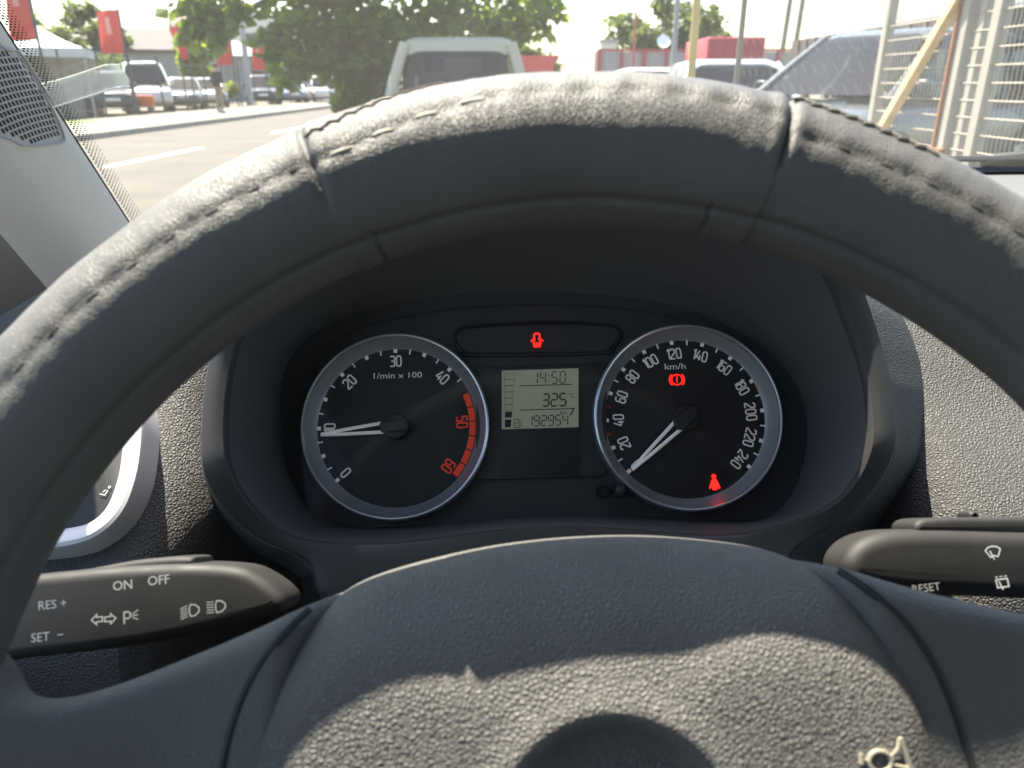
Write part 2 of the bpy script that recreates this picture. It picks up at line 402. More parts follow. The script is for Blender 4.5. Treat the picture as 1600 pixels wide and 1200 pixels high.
dash = thing('dashboard', 'dark grained dashboard behind the steering wheel with hooded instrument binnacle', 'dashboard', KM)
xs = [-0.47+1.7*i/190 for i in range(191)]
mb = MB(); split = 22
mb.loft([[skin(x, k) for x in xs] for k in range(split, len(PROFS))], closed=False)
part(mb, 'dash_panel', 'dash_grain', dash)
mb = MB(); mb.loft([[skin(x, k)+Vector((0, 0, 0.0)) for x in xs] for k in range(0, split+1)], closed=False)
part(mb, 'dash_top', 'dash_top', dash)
# seam strip along the foot of the windscreen
mb = MB(); mb.tube([skin(x, 0)+Vector((0, -0.008, 0.004)) for x in xs[8:-20:2]], 0.006, 6)
part(mb, 'windscreen_gasket', 'wiper_black', dash)

# binnacle: hood, bezel and funnel, drawn in the frame of the instrument panel
def cl(px, py, h=0.0): return on(CLUST, px, py, h)
HB = 0.072
inner_px = [(384,515),(364,570),(355,625),(353,680),(359,735),(377,785),(408,824),(455,844),(520,850),(590,850),(680,840),(760,829),(850,823),(950,823),(1060,832),(1150,836),(1215,828),(1270,813),(1319,790),(1347,756),(1359,700),(1358,640),(1347,575),(1325,515),(1285,440),(1220,370),(1100,312),(960,285),(820,282),(680,300),(560,345),(455,425)]
outer_px = [(350,505),(323,561),(313,625),(310,692),(313,750),(332,802),(378,848),(425,865),(455,878),(465,905),(470,945),(600,985),(800,990),(1000,985),(1200,960),(1262,905),(1272,862),(1319,833),(1372,797),(1396,752),(1405,692),(1403,640),(1394,580),(1375,516),(1345,450),(1260,335),(1110,270),(960,243),(820,240),(670,258),(530,308),(415,410)]
NA = 220
cen = cl(846, 630, HB)
inn = by_angle(smooth_closed([cl(x, y, HB) for x, y in inner_px], 5), cen, NA)
outn = by_angle([Vector(cl(x, y, HB)) for x, y in outer_px], cen, NA)
outn = [(outn[i-1]+2*outn[i]+outn[(i+1) % NA])/4 for i in range(NA)]
plate_px = [(437,640),(440,590),(462,545),(520,502),(620,472),(740,459),(880,457),(1000,467),(1105,493),(1190,540),(1242,595),(1262,660),(1255,730),(1225,790),(1165,815),(1000,808),(846,806),(690,818),(540,822),(478,790),(445,720)]
platn = by_angle(smooth_closed([cl(x, y, -0.008) for x, y in plate_px], 5), cen, NA)
def ring3(pts, h): return [Vector((p.x, p.y, h)) for p in pts]
def mixr(a, b, t): return [a[i]*(1-t)+b[i]*t for i in range(len(a))]
def lift(p): return 0.012*smoothstep(0.02, 0.09, p.y-cen.y)-0.024*smoothstep(-0.02, -0.065, p.y-cen.y)          # the hood overhangs at the top
def ringl(pts, h): return [Vector((p.x, p.y, h+lift(p))) for p in pts]
binn = part(MB(), 'binnacle', 'satin_dark', dash, CLUST)
mb = MB(); mb.loft([ring3(platn, -0.0105)]+[[Vector((p.x, p.y, -0.0105*(1-t)+(HB-0.004+lift(p))*t)) for p in mixr(platn, inn, t**0.85)] for t in (0.1, 0.25, 0.45, 0.65, 0.85)]+[ringl(inn, HB-0.004)])
part(mb, 'funnel', 'hood_black', binn)
mb = MB(); rings = [ringl(inn, HB-0.004), ringl(mixr(inn, outn, 0.03), HB-0.001)]
rings += [ringl(mixr(inn, outn, t), HB+0.0015*sin(pi*t)) for t in (0.1, 0.3, 0.5, 0.7, 0.88)]
rings += [ringl(mixr(inn, outn, 0.96), HB-0.0012), ringl(outn, HB-0.004), ringl(outn, HB-0.010)]
mb.loft(rings); part(mb, 'bezel', 'satin_dark', binn)
mb = MB()
def expand(pts, k, flank=0.0):
    out = []
    for p in pts:
        d = (p-cen.to_2d()).normalized(); low = 0.25 if p.y < cen.y-0.075 else 1
        side = smoothstep(0.45, 0.9, d.x)+0.45*smoothstep(0.45, 0.9, -d.x)
        out.append(p+d*k*low+Vector((d.x, 0.35*d.y))*flank*side)
    return out
rings = [ringl(inset(outn, 0.0008), HB-0.009), ringl(expand(outn, 0.0022), HB-0.0085), ringl(expand(outn, 0.004), HB-0.012)]
for t in (0.06, 0.12, 0.2, 0.28, 0.36, 0.45, 0.6, 0.8, 1.0):
    rings.append([Vector((p.x, p.y, (HB-0.012+lift(p))*(1-t)+(-0.15)*t)) for p in expand(outn, 0.004+0.014*t**1.6, 0.072*smoothstep(0.0, 0.5, t))])
mb.loft(rings); part(mb, 'hood_shell', 'dash_grain', binn)

# round silver framed air vent at the driver's side
vo = dash_hit(95, 690)
VENT = tilt_frame(vo+Vector((0, -0.0060, 0.0085)), R(54))
def vpt(px, py, h=0.0): return on(VENT, px, py, h)
vent_out = [vpt(*p, 0.010) for p in ((222,640),(222,690),(214,745),(192,800),(152,838),(100,855),(20,860),(-60,845),(-110,780),(-120,690),(-110,600),(-60,545),(20,528),(110,530),(180,560),(212,600))]
vo_s = smooth_closed(vent_out, 5)
vent = part(MB(), 'air_vent', 'silver_trim', dash, VENT)
mb = MB(); rin = inset(vo_s, 0.0120)
mb.loft([ring3(inset(vo_s, -0.001), -0.03), ring3(vo_s, 0.0075), ring3(inset(vo_s, 0.0008), 0.0098), ring3(inset(vo_s, 0.0025), 0.0108), ring3(inset(vo_s, 0.008), 0.0100), ring3(inset(vo_s, 0.0112), 0.007), ring3(rin, -0.002), ring3(rin, -0.02)])
part(mb, 'vent_trim', 'silver_trim', vent)
mb = MB(); mb.pillow(inset(vo_s, 0.0123), -0.035, -0.0008, 0.002); part(mb, 'vent_core', 'matt_black', vent)
for k in range(5):
    mb = MB(); c = vpt(50, 600+k*42, 0.0); mb.box((c.x-0.012, c.y, 0.0022), (0.055, 0.0028, 0.005)); part(mb, 'vent_slat', 'hub_black', vent)
mb = MB(); c = vpt(163, 768, 0.0); mb.ribbon([(c.x-0.0035, c.y-0.002), (c.x+0.0015, c.y-0.0035), (c.x+0.003, c.y+0.001)], 0.0011, 0.0002); mb.ribbon([(c.x-0.001, c.y-0.0005), (c.x+0.0012, c.y+0.0015)], 0.0012, 0.0002)
mb.ribbon([(c.x+0.0035+0.001*cos(a), c.y+0.004+0.001*sin(a)) for a in [k*pi/4 for k in range(8)]], 0.0007, 0.0002, True)
c0 = Vector((c.x, c.y, 0.0002)); part(MB().add([c0+(Vector(p)-c0)*0.6 for p in mb.v], mb.f), 'vent_symbol', 'print_grey', vent, smooth=False)

# steering column shroud below the binnacle
mb = MB(); rings = []
for c, s in ((-0.05, 0.75), (-0.07, 0.95), (-0.10, 1.1), (-0.16, 1.2), (-0.22, 1.2)):
    rings.append([WHEEL @ Vector((p.x*s, p.y*s-0.022-0.05*(-0.06-c), c)) for p in rrect(0.105, 0.10, 0.03, 6)])
mb.loft(rings, True, True, True)
colm = thing('column_shroud', 'black plastic steering column shroud between the wheel hub and dashboard', 'column shroud', KM)
part(mb, 'shroud', 'satin_dark', colm)
# slim glove-side top pad and centre vent block, outside the hood's right side
mb = MB(); fr_ = tilt_frame(dash_hit(1560, 640)+Vector((0.26, 0.004, -0.004)), R(55))
mb.pillow(rrect(0.24, 0.10, 0.03, 6), -0.02, 0.012, 0.006); cv = part(mb, 'centre_vent', 'satin_dark', dash, fr_)
for k in range(6):
    m2 = MB(); m2.box((0, -0.034+k*0.0135, 0.0125), (0.20, 0.004, 0.006)); part(m2, 'vent_slat', 'matt_black', cv)

# ------------------------------------------------------------------ instrument cluster
clus = thing('instrument_cluster', 'instrument cluster with two round dials and small grey display under the hood', 'instrument cluster', KM @ CLUST)
mb = MB(); mb.loft([ring3(inset(platn, -0.004), -0.03), ring3(inset(platn, -0.004), -0.0095)], True, True, True)
part(mb, 'face_plate', 'cluster_plate', clus)
mb = MB(); arch = [cl(x, y, -0.009) for x, y in ((480,560),(560,515),(660,490),(760,479),(880,477),(990,485),(1090,508),(1180,556))]
mb.ribbon(smooth_open([Vector((p.x, p.y, 0)) for p in arch], 5), 0.0012, -0.0088); part(mb, 'face_groove', 'matt_black', clus, smooth=False)

GLY = {'0': [([(0,.15),(.12,0),(.43,0),(.55,.15),(.55,.85),(.43,1),(.12,1),(0,.85)], True)],
 '1': [([(.12,.86),(.34,1),(.34,0)], False)],
 '2': [([(0,.8),(0,.88),(.12,1),(.43,1),(.55,.88),(.55,.62),(.0,.14),(0,0),(.55,0)], False)],
 '3': [([(0,1),(.43,1),(.55,.88),(.55,.64),(.43,.52),(.55,.40),(.55,.12),(.43,0),(0,0)], False), ([(.14,.52),(.40,.52)], False)],
 '4': [([(.30,1),(0,.34),(0,.26),(.58,.26)], False), ([(.42,.55),(.42,0)], False)],
 '5': [([(.52,1),(0,1),(0,.56),(.43,.56),(.55,.44),(.55,.12),(.43,0),(0,0)], False)],
 '6': [([(.50,1),(.12,1),(0,.85),(0,.12),(.12,0),(.43,0),(.55,.12),(.55,.44),(.43,.56),(.03,.56)], False)],
 '8': [([(0,.15),(.12,0),(.43,0),(.55,.15),(.55,.40),(.44,.53),(.55,.66),(.55,.85),(.43,1),(.12,1),(0,.85),(0,.66),(.11,.53),(0,.40)], True), ([(.14,.53),(.41,.53)], False)]}
def numeral_mesh(s, h, w):
    mb = MB(); adv = {c: (0.52 if c == '1' else 0.78) for c in GLY}
    tot = sum(adv[c] for c in s)-0.23; x = -tot/2
    for c in s:
        for j, (pts, cl_) in enumerate(GLY[c]):
            mb.ribbon([((x+p[0])*h*0.80, (p[1]-0.5)*h) for p in pts], w, 0.00002*j, cl_)
        x += adv[c]
    return mb
def dial(name, cx, cy, label):
    c = cl(cx, cy, 0.0); M_ = Matrix.Translation(c); R0 = 0.0517
    d = part(MB(), name, 'dial_black', clus, M_, label=label)
    mb = MB(); mb.lathe([(0.001, -0.0089), (0.0462, -0.0089)], 96); part(mb, 'dial_face', 'dial_black', d, smooth=False)
    mb = MB(); mb.lathe([(0.0450, -0.0088), (0.0468, -0.0075), (0.0500, -0.0005), (0.0503, 0.0)], 128); part(mb, 'inner_cone', 'dial_grey', d)
    mb = MB(); mb.lathe([(0.0501, -0.0002), (0.0506, 0.0009), (0.0513, 0.0012), (0.0521, 0.0007), (0.0524, -0.001), (0.0526, -0.0094)], 128); part(mb, 'dial_ring', 'ring_metal', d)
    return d
FH = -0.0086
def needle(d, ang):
    rot = Matrix.Rotation(-R(ang), 4, 'Z')
    mb = MB()
    for s in (-1, 1):
        L = [(s*0.0026, 0.0070, 0.0036), (s*0.0012, 0.030, 0.0028), (s*0.0003, 0.0425, 0.0022)]
        mb.tube([rot @ Vector((x, y, FH+z)) for x, y, z in L], [0.0010, 0.00095, 0.0007], 6)
    part(mb, 'needle', 'needle_white', d)
    mb = MB(); mb.lathe([(0.0072, FH), (0.0072, FH+0.0038), (0.0066, FH+0.0046), (0.0001, FH+0.0048)], 40); part(mb, 'hub', 'hub_black', d)
    mb = MB(); mb.pillow(rrect(0.0072, 0.0165, 0.0028, 5, (0, 0.0005)), 0, 0.0032, 0.0012)
    part(mb, 'needle_cap', 'hub_black', d, rot @ Matrix.Translation((0, 0, FH+0.0042)))
def pol(r, a): return Vector((r*sin(R(a)), r*cos(R(a)), 0))
def put(me, name, d, r, a, z=FH, spin=True):
    o = part(me, name, None, d, Matrix.Translation(pol(r, a)+Vector((0, 0, z))) @ (Matrix.Rotation(-R(a), 4, 'Z') if spin else Matrix())); return o
t_maj = MB().ribbon([(0, -0.0011), (0, 0.0011)], 0.0021); t_maj = mesh(t_maj, 'tick_mark', 'print_white', False)
t_min = MB().ribbon([(0, -0.0016), (0, 0.0016)], 0.0008); t_min = mesh(t_min, 'tick_mark', 'print_white', False)
NH, NW = 0.0058, 0.00084
tach = dial('tachometer', 616.5, 664, 'rev counter dial with red arc')
def ta(v): return -131+4.15*v if v < 10 else -89.5+4.42*(v-10)
for k in range(0, 18):
    v = k*2.5; put(t_maj if k % 2 == 0 else t_min, 'tick_mark', tach, 0.0440, ta(v))
for v in (0, 10, 20, 30, 40):
    put(mesh(numeral_mesh(str(v), NH, NW), 'numeral', 'print_white', False), 'numeral', tach, 0.0380, ta(v))
for v in (50, 60):
    put(mesh(numeral_mesh(str(v), NH, NW*1.15), 'numeral', 'print_red', False), 'numeral', tach, 0.0368, ta(v)-(3 if v == 60 else 0))
for k in range(6):
    a0, a1 = ta(45+2.5*k)+0.5, ta(47.5+2.5*k)-0.5; mb = MB(); n = 6
    r0, r1 = 0.0410, 0.0445
    vs_ = [pol(r, a0+(a1-a0)*i/n) for i in range(n+1) for r in (r0, r1)]
    mb.add([Vector((p.x, p.y, FH)) for p in vs_], [(2*i, 2*i+1, 2*i+3, 2*i+2) for i in range(n)]); part(mb, 'red_zone', 'print_red', tach, smooth=False)
part(text_mesh('1/min x 100', 0.0048, 'print_white'), 'lettering', None, tach, Matrix.Translation((0, 0.0295, FH)) @ Matrix.Diagonal((1.25, 1, 1, 1)))
needle(tach, -94.5)
speed = dial('speedometer', 1075.5, 650, 'speedometer dial with two red warning lamps')
SA = [-131, -110.5, -90, -69.5, -48.8, -28, -6, 17, 40, 63, 86, 108.6, 130]
for k in range(25):
    a = SA[k//2] if k % 2 == 0 else (SA[k//2]+SA[k//2+1])/2
    if k in (3, 5):
        mb = MB(); mb.poly([(-0.0015, 0.0017), (0.0015, 0.0017), (0, -0.0025)]); put(mesh(mb, 'red_pointer', 'print_dark_red', False), 'red_pointer', speed, 0.0435, a); continue
    put(t_maj if k % 2 == 0 else t_min, 'tick_mark', speed, 0.0440, a)
for k in range(13):
    s = str(k*20); put(mesh(numeral_mesh(s, NH*0.97, NW*0.95), 'numeral', 'print_white', False), 'numeral', speed, 0.0375 if k not in (0,) else 0.0385, SA[k])
part(text_mesh('km/h', 0.0050, 'print_white'), 'lettering', None, speed, Matrix.Translation((-0.0035, 0.0298, FH)) @ Matrix.Diagonal((1.25, 1, 1, 1)))
needle(speed, -131.5)
def lamp(mb, name, d, x, y): return part(mb, name, 'lamp_red', d, Matrix.Translation((x, y, FH)), smooth=False)
mb = MB(); k = 0.0030
mb.ribbon([(k*cos(a*pi/10), k*sin(a*pi/10)) for a in range(20)], 0.0006, 0, True)
for s in (-1, 1): mb.ribbon([(s*0.0042*cos(a), 0.0042*sin(a)) for a in [R(-48+12*i) for i in range(9)]], 0.0007)
mb.ribbon([(0, -0.0006), (0, 0.0018)], 0.0007); mb.ribbon([(0, -0.0018), (0, -0.0012)], 0.0007)
lamp(mb, 'brake_lamp', speed, -0.0030, 0.0222)
mb = MB(); mb.poly([(0.0013*cos(a*pi/6), 0.0034+0.0013*sin(a*pi/6)) for a in range(12)])
mb.poly([(-0.0012, 0.0019), (0.0012, 0.0019), (0.0020, 0.0002), (0.0032, -0.0030), (0.0026, -0.0036), (0.0016, -0.0026), (0.0012, -0.0042), (-0.0012, -0.0042), (-0.0016, -0.0026), (-0.0026, -0.0036), (-0.0032, -0.0030), (-0.0020, 0.0002)])
lamp(mb, 'seat_belt_lamp', speed, 0.0138, -0.0365)

# warning strip above the display
strip = [cl(x, y, -0.008) for x, y in ((712,528),(716,517),(740,511),(800,507),(880,505),(940,508),(962,512),(969,520),(964,534),(950,546),(935,550),(740,553),(726,549),(716,540))]
strip_s = smooth_closed(strip, 4)
mb = MB(); mb.loft([ring3(inset(strip_s, -0.0018), -0.0094), ring3(inset(strip_s, -0.0012), -0.0080), ring3(inset(strip_s, -0.0002), -0.0078), ring3(inset(strip_s, 0.0006), -0.0090)], True)
ws_ = part(mb, 'warning_strip', 'matt_black', clus)
mb = MB(); mb.loft([ring3(inset(strip_s, 0.0005), -0.0092)], True, False, True); mb.v and part(mb, 'strip_window', 'cluster_plate', ws_, smooth=False)
dc = cl(839, 532, -0.009); mb = MB()
mb.ribbon([(-0.0016, -0.0036), (0.0016, -0.0036), (0.0020, -0.0012), (0.0014, 0.0006), (0.0017, 0.0030), (0.0010, 0.0040), (-0.0010, 0.0040), (-0.0017, 0.0030), (-0.0014, 0.0006), (-0.0020, -0.0012)], 0.0009, 0, True)
for s in (-1, 1): mb.ribbon([(s*0.0019, 0.0012), (s*0.0036, -0.0006)], 0.0006)
mb.poly([(-0.0012, -0.0030), (0.0012, -0.0030), (0.0009, -0.0014), (-0.0009, -0.0014)], 0.00002)
part(mb, 'door_open_lamp', 'lamp_red', ws_, Matrix.Translation((dc.x, dc.y, -0.0086)), smooth=False)

# display block
def rect_px(x0, y0, x1, y1, h): return [cl(x0, y1, h), cl(x1, y1-(x1-x0)*0.03, h), cl(x1, y0-(x1-x0)*0.03, h), cl(x0, y0, h)]
blk = rect_px(742, 572, 950, 748, -0.0075)
mb = MB(); mb.pillow([Vector((p.x, p.y)) for p in rect_px(744, 574, 948, 750, -0.0075)], -0.0097, -0.0072, 0.0008, 3); disp = part(mb, 'display_block', 'cluster_plate', clus)
lw = [Vector((p.x, p.y)) for p in rect_px(782, 578, 906, 745, -0.0068)]
mb = MB(); mb.pillow(lw, -0.0073, -0.0066, 0.0003, 2); part(mb, 'display_window', 'dial_black', disp)
lf = [Vector((p.x, p.y)) for p in rect_px(784, 579, 904, 671, -0.0064)]
mb = MB(); mb.poly(lf, -0.0063); lcd = part(mb, 'display_screen', 'lcd_field', disp, smooth=False)
LZ = -0.0061
o_ = cl(784, 671, LZ); ex = (cl(904, 667.4, LZ)-o_)/120.0; ey = (cl(784, 579, LZ)-o_)/92.0
def lp(px, py):                                  # display coordinates measured in the photograph's pixels
    y = 671-py; return (o_+ex*(px-784)+ey*y)
SEG = {'0': 'abcdef', '1': 'bc', '2': 'abged', '3': 'abgcd', '4': 'fgbc', '5': 'afgcd', '9': 'abfgcd'}
def seg_mesh(s, x, y, w, h, adv, t):              # lower-left in photo pixels
    mb = MB()
    for c in s:
        if c == ':':
            for f in (0.3, 0.7): p = lp(x+1, y-h*f); mb.ribbon([(p.x-0.0003, p.y), (p.x+0.0003, p.y)], 0.0006)
            x += adv*0.42; continue
        if c == '.':
            p = lp(x-1.5, y-0.8); mb.ribbon([(p.x-0.0003, p.y), (p.x+0.0003, p.y)], 0.0006); continue
        g = 0.9; S = {'a': ((g, h), (w-g, h)), 'b': ((w, h-g), (w, h/2+g)), 'c': ((w, h/2-g), (w, g)), 'd': ((g, 0), (w-g, 0)), 'e': ((0, g), (0, h/2-g)), 'f': ((0, h/2+g), (0, h-g)), 'g': ((g, h/2), (w-g, h/2))}
        for q in SEG[c]:
            a, b = S[q]; sl = 0.06
            p0 = lp(x+a[0]+a[1]*sl, y-a[1]); p1 = lp(x+b[0]+b[1]*sl, y-b[1]); mb.ribbon([(p0.x, p0.y), (p1.x, p1.y)], t)
        x += adv
    return mb
def ink(mb, name): return part(mb, name, 'lcd_ink', lcd, Matrix.Translation((0, 0, LZ)), smooth=False)
ink(seg_mesh('14:50', 832, 601.5, 8, 18, 12.8, 0.0006), 'clock_digits')
ink(seg_mesh('32.5', 848, 637, 9.5, 19, 13.4, 0.00085), 'temperature_digits')
ink(seg_mesh('192954', 823, 667, 8, 15.5, 11.2, 0.0006), 'odometer_digits')
p = lp(894, 622); part(text_mesh('°C', 0.0036, 'lcd_ink'), 'degree_sign', None, lcd, Matrix.Translation((p.x, p.y, LZ)))
p = lp(881, 648); part(text_mesh('km', 0.0032, 'lcd_ink'), 'unit_lettering', None, lcd, Matrix.Translation((p.x, p.y, LZ)))
for (xa, ya, xb, yb) in ((812, 604, 896, 604), (813, 642, 897, 642)):
    a, b = lp(xa, ya), lp(xb, yb); ink(MB().ribbon([(a.x, a.y), (b.x, b.y)], 0.0005), 'divider_line')
def lpl(pts): return [(lp(*q).x, lp(*q).y) for q in pts]
mb = MB(); mb.ribbon(lpl([(891, 652), (896, 646), (895, 643), (899, 641)]), 0.0007); ink(mb, 'spanner_symbol')
for k in range(6): ink(MB().ribbon(lpl([(788+k*0.2, 584+k*9.8), (805-k*0.9, 584+k*9.8), (804.3-k*0.9, 593+k*9.8), (788.2+k*0.2, 593+k*9.8)]), 0.00018, 0, True), 'fuel_cell')
for (ya, yb, w) in ((644, 653, 10.5), (656, 668, 9)):
    ink(MB().poly(lpl([(789, yb), (789+w, yb), (790+w, ya), (789, ya)])), 'fuel_bar')
mb = MB(); mb.ribbon(lpl([(804, 669), (811, 669), (811, 656), (804, 656)]), 0.00035, 0, True); mb.ribbon(lpl([(804, 662), (811, 662)]), 0.0003, 0.00002); mb.ribbon(lpl([(812, 658), (815, 661), (815, 667), (813, 667)]), 0.0003); ink(mb, 'pump_symbol')
# reset knob and its well
kc = cl(968, 767, 0); wc_ = cl(944, 767, 0)
mb = MB(); mb.lathe([(0.0042, -0.0093), (0.0042, -0.0076), (0.0034, -0.0074), (0.0030, -0.0092), (0.0001, -0.0093)], 28); part(mb, 'knob_well', 'matt_black', clus, Matrix.Translation((wc_.x, wc_.y, 0)))
mb = MB(); mb.lathe([(0.0034, -0.0094), (0.0034, 0.001), (0.0032, 0.0032), (0.0024, 0.0046), (0.0012, 0.0052), (0.0001, 0.0053)], 28); part(mb, 'reset_knob', 'hub_black', clus, Matrix.Translation((kc.x, kc.y, 0)))

lensr = mixr(platn, inn, 0.30)
mb = MB(); mb.loft([ring3(inset(lensr, 0.0004), 0.0085)], True, False, True); part(mb, 'cover_lens', 'lens_clear', clus, smooth=False)
# ------------------------------------------------------------------ steering wheel (local frame: x right, y up in its plane, z to the driver)
whl = thing('steering_wheel', 'black leather covered steering wheel with stitched rim and grained airbag pad', 'steering wheel', KM @ WHEEL)
RW, RT = 0.177, 0.0203
TH_L, TH_R = R(-19.7), R(20.2)                     # cover seams either side of the top piece
def wrap(a): return (a+pi) % (2*pi)-pi
PITCH_S = 0.0118/RW
def stitch_phi(th):
    if TH_L < th < TH_R:
        f = (th-TH_L)/(TH_R-TH_L); return R(3+17*smoothstep(0.0, 0.45, f)-4*smoothstep(0.8, 1.0, f))
    return R(4)
def rim_r(th, ph):
    th = wrap(th); ph = wrap(ph); r = RT
    mid = TH_L < th < TH_R
    if mid: r += 0.0006
    for tq in (TH_L, TH_R):
        d = (th-tq)*RW
        r += (-0.0017*math.exp(-(d/0.0008)**2)+0.0004*math.exp(-((abs(d)-0.0028)/0.0016)**2))*smoothstep(-0.55, -0.15, ph)*smoothstep(2.4, 1.9, ph)
    for tq in (TH_L+R(2.5), TH_R-R(4.5)):
        d = (th-tq)*RW; r += -0.0010*math.exp(-(d/0.0008)**2)*smoothstep(-0.95, -1.1, ph)*smoothstep(-2.6, -2.2, ph)
    sp = stitch_phi(th); u = th/PITCH_S; q = 0.5+0.5*cos(2*pi*u)
    dphi = (ph-sp)*RT
    r -= (0.0003+0.0004*q)*math.exp(-(dphi/0.0015)**2)
    r += 0.00035*(1-q)*math.exp(-((dphi-0.0035)/0.003)**2)
    if mid: r += 0.0005*(1-q)*math.exp(-((dphi-0.0005)/0.0022)**2)*smoothstep(-0.25, -0.05, th)
    if abs(th) < 1.25: r -= 0.0016*math.exp(-((ph+R(64))*RT/0.0010)**2)     # hem groove on the inner side
    v = Vector((th*RW/0.0045, ph*RT/0.013, 3.1)); r += 0.00016*noise.noise(v)*smoothstep(-1.4, 0.2, ph)+0.00006*noise.noise(Vector((th*RW/0.0022, ph*RT/0.009, 7.7)))
    v = Vector((th*RW/0.02, ph*RT/0.016, 9.1)); r += 0.0004*noise.noise(v)
    return r
def rim_p(th, ph, dr=0.0):
    e = Vector((sin(th), cos(th), 0)); r = rim_r(th, ph)+dr
    return e*RW+(e*sin(ph)+Vector((0, 0, 1))*cos(ph))*r
rim = part(MB(), 'rim', 'rim_leather', whl)
def fine_range(a0, a1, step):
    n = max(2, int((a1-a0)/step)); return [a0+(a1-a0)*i/n for i in range(n+1)]
NP = 96
for (a0, a1, st, nm) in ((-1.45, 1.45, 0.0042, 'rim_cover'), (1.45, 2*pi-1.45, 0.02, 'rim_lower')):
    mb = MB(); mb.loft([[rim_p(th, 2*pi*k/NP) for k in range(NP)] for th in fine_range(a0, a1, st)]); part(mb, nm, 'rim_leather', rim, auto=180)
# stitches: long thread dashes along the cover
def capsule(L, w, h):
    mb = MB(); rings = []
    for i in range(7):
        t = -1+2*i/6; s = math.sqrt(max(0.02, 1-abs(t)**3)); rings.append([Vector((t*L/2, w/2*s*cos(a), h*s*sin(a))) for a in [k*pi/4 for k in range(8)]])
    return mb.loft(rings, True, True, True)
st_sunlit = mesh(capsule(0.0066, 0.0013, 0.0005), 'stitch', 'thread_sunlit')
st_shaded = mesh(capsule(0.0042, 0.0010, 0.0004), 'stitch', 'thread_shaded')
st_cross = mesh(capsule(0.0044, 0.0006, 0.0004), 'stitch', 'thread_brown')
st_rope = mesh(capsule(0.0056, 0.0014, 0.0008), 'stitch', 'thread_brown_lit')
def stitch(me, th, ph, dr, ang=0.0):
    p = rim_p(th, ph, dr); e = Vector((sin(th), cos(th), 0)); n = (e*sin(ph)+Vector((0, 0, 1))*cos(ph)).normalized()
    t = Vector((cos(th), -sin(th), 0)); b = n.cross(t)
    t2 = t*cos(ang)+b*sin(ang); part(me, 'stitch', None, rim, frame(p, t2, n.cross(t2), n))
k = int(-1.35/PITCH_S)
while k*PITCH_S < 1.35:
    th = (k+0.5)*PITCH_S
    if abs(th-TH_L) > 0.02 and abs(th-TH_R) > 0.02:
        mid = TH_L < th < TH_R
        if not (mid and th > R(-5)): stitch(st_sunlit if mid else st_shaded, th, stitch_phi(th), -0.0002)
    k += 1
for i in range(16):                                    # slanting cross stitches on the crown of the rim
    for th in (TH_L+0.012+i*0.0115*1.1, TH_R+0.012+i*0.0125):
        ph = R(27+2.2*i) if th < 0 else R(46-0.5*i)
        stitch(st_cross if th < 0 else st_rope, th, ph, 0.0002, R(-28 if i % 2 else 35))

# airbag pad
pad_o = [(0.0, 0.0692), (0.022, 0.0683), (0.042, 0.0656), (0.058, 0.0622), (0.068, 0.0582), (0.0765, 0.0512), (0.084, 0.042), (0.0895, 0.030), (0.0930, 0.014), (0.0945, -0.004), (0.0925, -0.030), (0.082, -0.054), (0.062, -0.071), (0.035, -0.080)]
pad_o = pad_o+[(0.0, -0.082)]+[(-x, y) for x, y in pad_o[:0:-1]]
pad_s = by_angle(smooth_closed([Vector(p) for p in pad_o], 6), (0, 0), 260)
EMB = Vector((0.004, -0.0025, 0)); ER = 0.0275
def pad_h(p, s, ang):
    topness = smoothstep(0.2, 0.9, sin(ang)); pw = 16*(1-topness)+4.2*topness
    c = -0.043+0.0435*max(0.0, 1-s**pw)**(0.5+0.12*topness)
    c += 0.0015*(1-s)
    r = (Vector((p.x, p.y, 0))-EMB).length
    c -= 0.0085*smoothstep(ER+0.002, ER-0.006, r)-0.0012*math.exp(-((r-ER-0.003)/0.004)**2)
    return c
mb = MB(); rings = []
for s in [1.0, 0.998, 0.992, 0.983, 0.97, 0.955]+[0.94-0.94*i/58 for i in range(58)]:
    rings.append([Vector((p.x*s, p.y*s, pad_h(p*s, s, math.atan2(p.y, p.x)))) for p in pad_s])
mb.loft(rings, True, False, True)
pad = part(mb, 'airbag_pad', 'pad_leather', whl, auto=180)
mb = MB(); mb.lathe([(0.0135, -0.010), (0.0135, -0.0048), (0.0128, -0.0040), (0.0115, -0.0044), (0.0105, -0.005), (0.0001, -0.005)], 48, T(EMB)); part(mb, 'emblem', 'emblem_metal', pad)
# small horn symbol on the lower right of the pad
hp = on(WHEEL, 1372, 1188, 0.0); mb = MB(); m3 = MB()
m3.tube([(0.0027*cos(a), 0.0024*sin(a), 0.0004) for a in [k*pi/12 for k in range(25)]], 0.00062, 8)
m3.tube([(-0.0027, 0.0002, 0.0003), (-0.0044, 0.0010, 0.0004)], 0.0005, 8)
m3.tube([(-0.0044, 0.0022, 0.0004), (-0.0046, -0.0002, 0.0004)], [0.0006, 0.0007], 8)
m3.tube([(0.0026, 0.0008, 0.0004), (0.0048, 0.0026, 0.0004), (0.0056, 0.0048, 0.0004)], [0.0004, 0.0005, 0.0006], 8)
m3.tube([(0.0026, -0.0008, 0.0004), (0.0052, -0.0016, 0.0004), (0.0072, -0.0022, 0.0004)], [0.0004, 0.0005, 0.0006], 8)
m3.tube([(0.0056, 0.0050, 0.0004), (0.0065, 0.0012, 0.0004), (0.0072, -0.0024, 0.0004)], 0.0007, 8)
def pad_at(p):
    a = math.atan2(p.y, p.x); k = int(round(a/(2*pi)*260)) % 260; s = p.length/pad_s[k].length; return pad_h(Vector((p.x, p.y)), min(1, s), a)
hz = pad_at(Vector((hp.x, hp.y)))
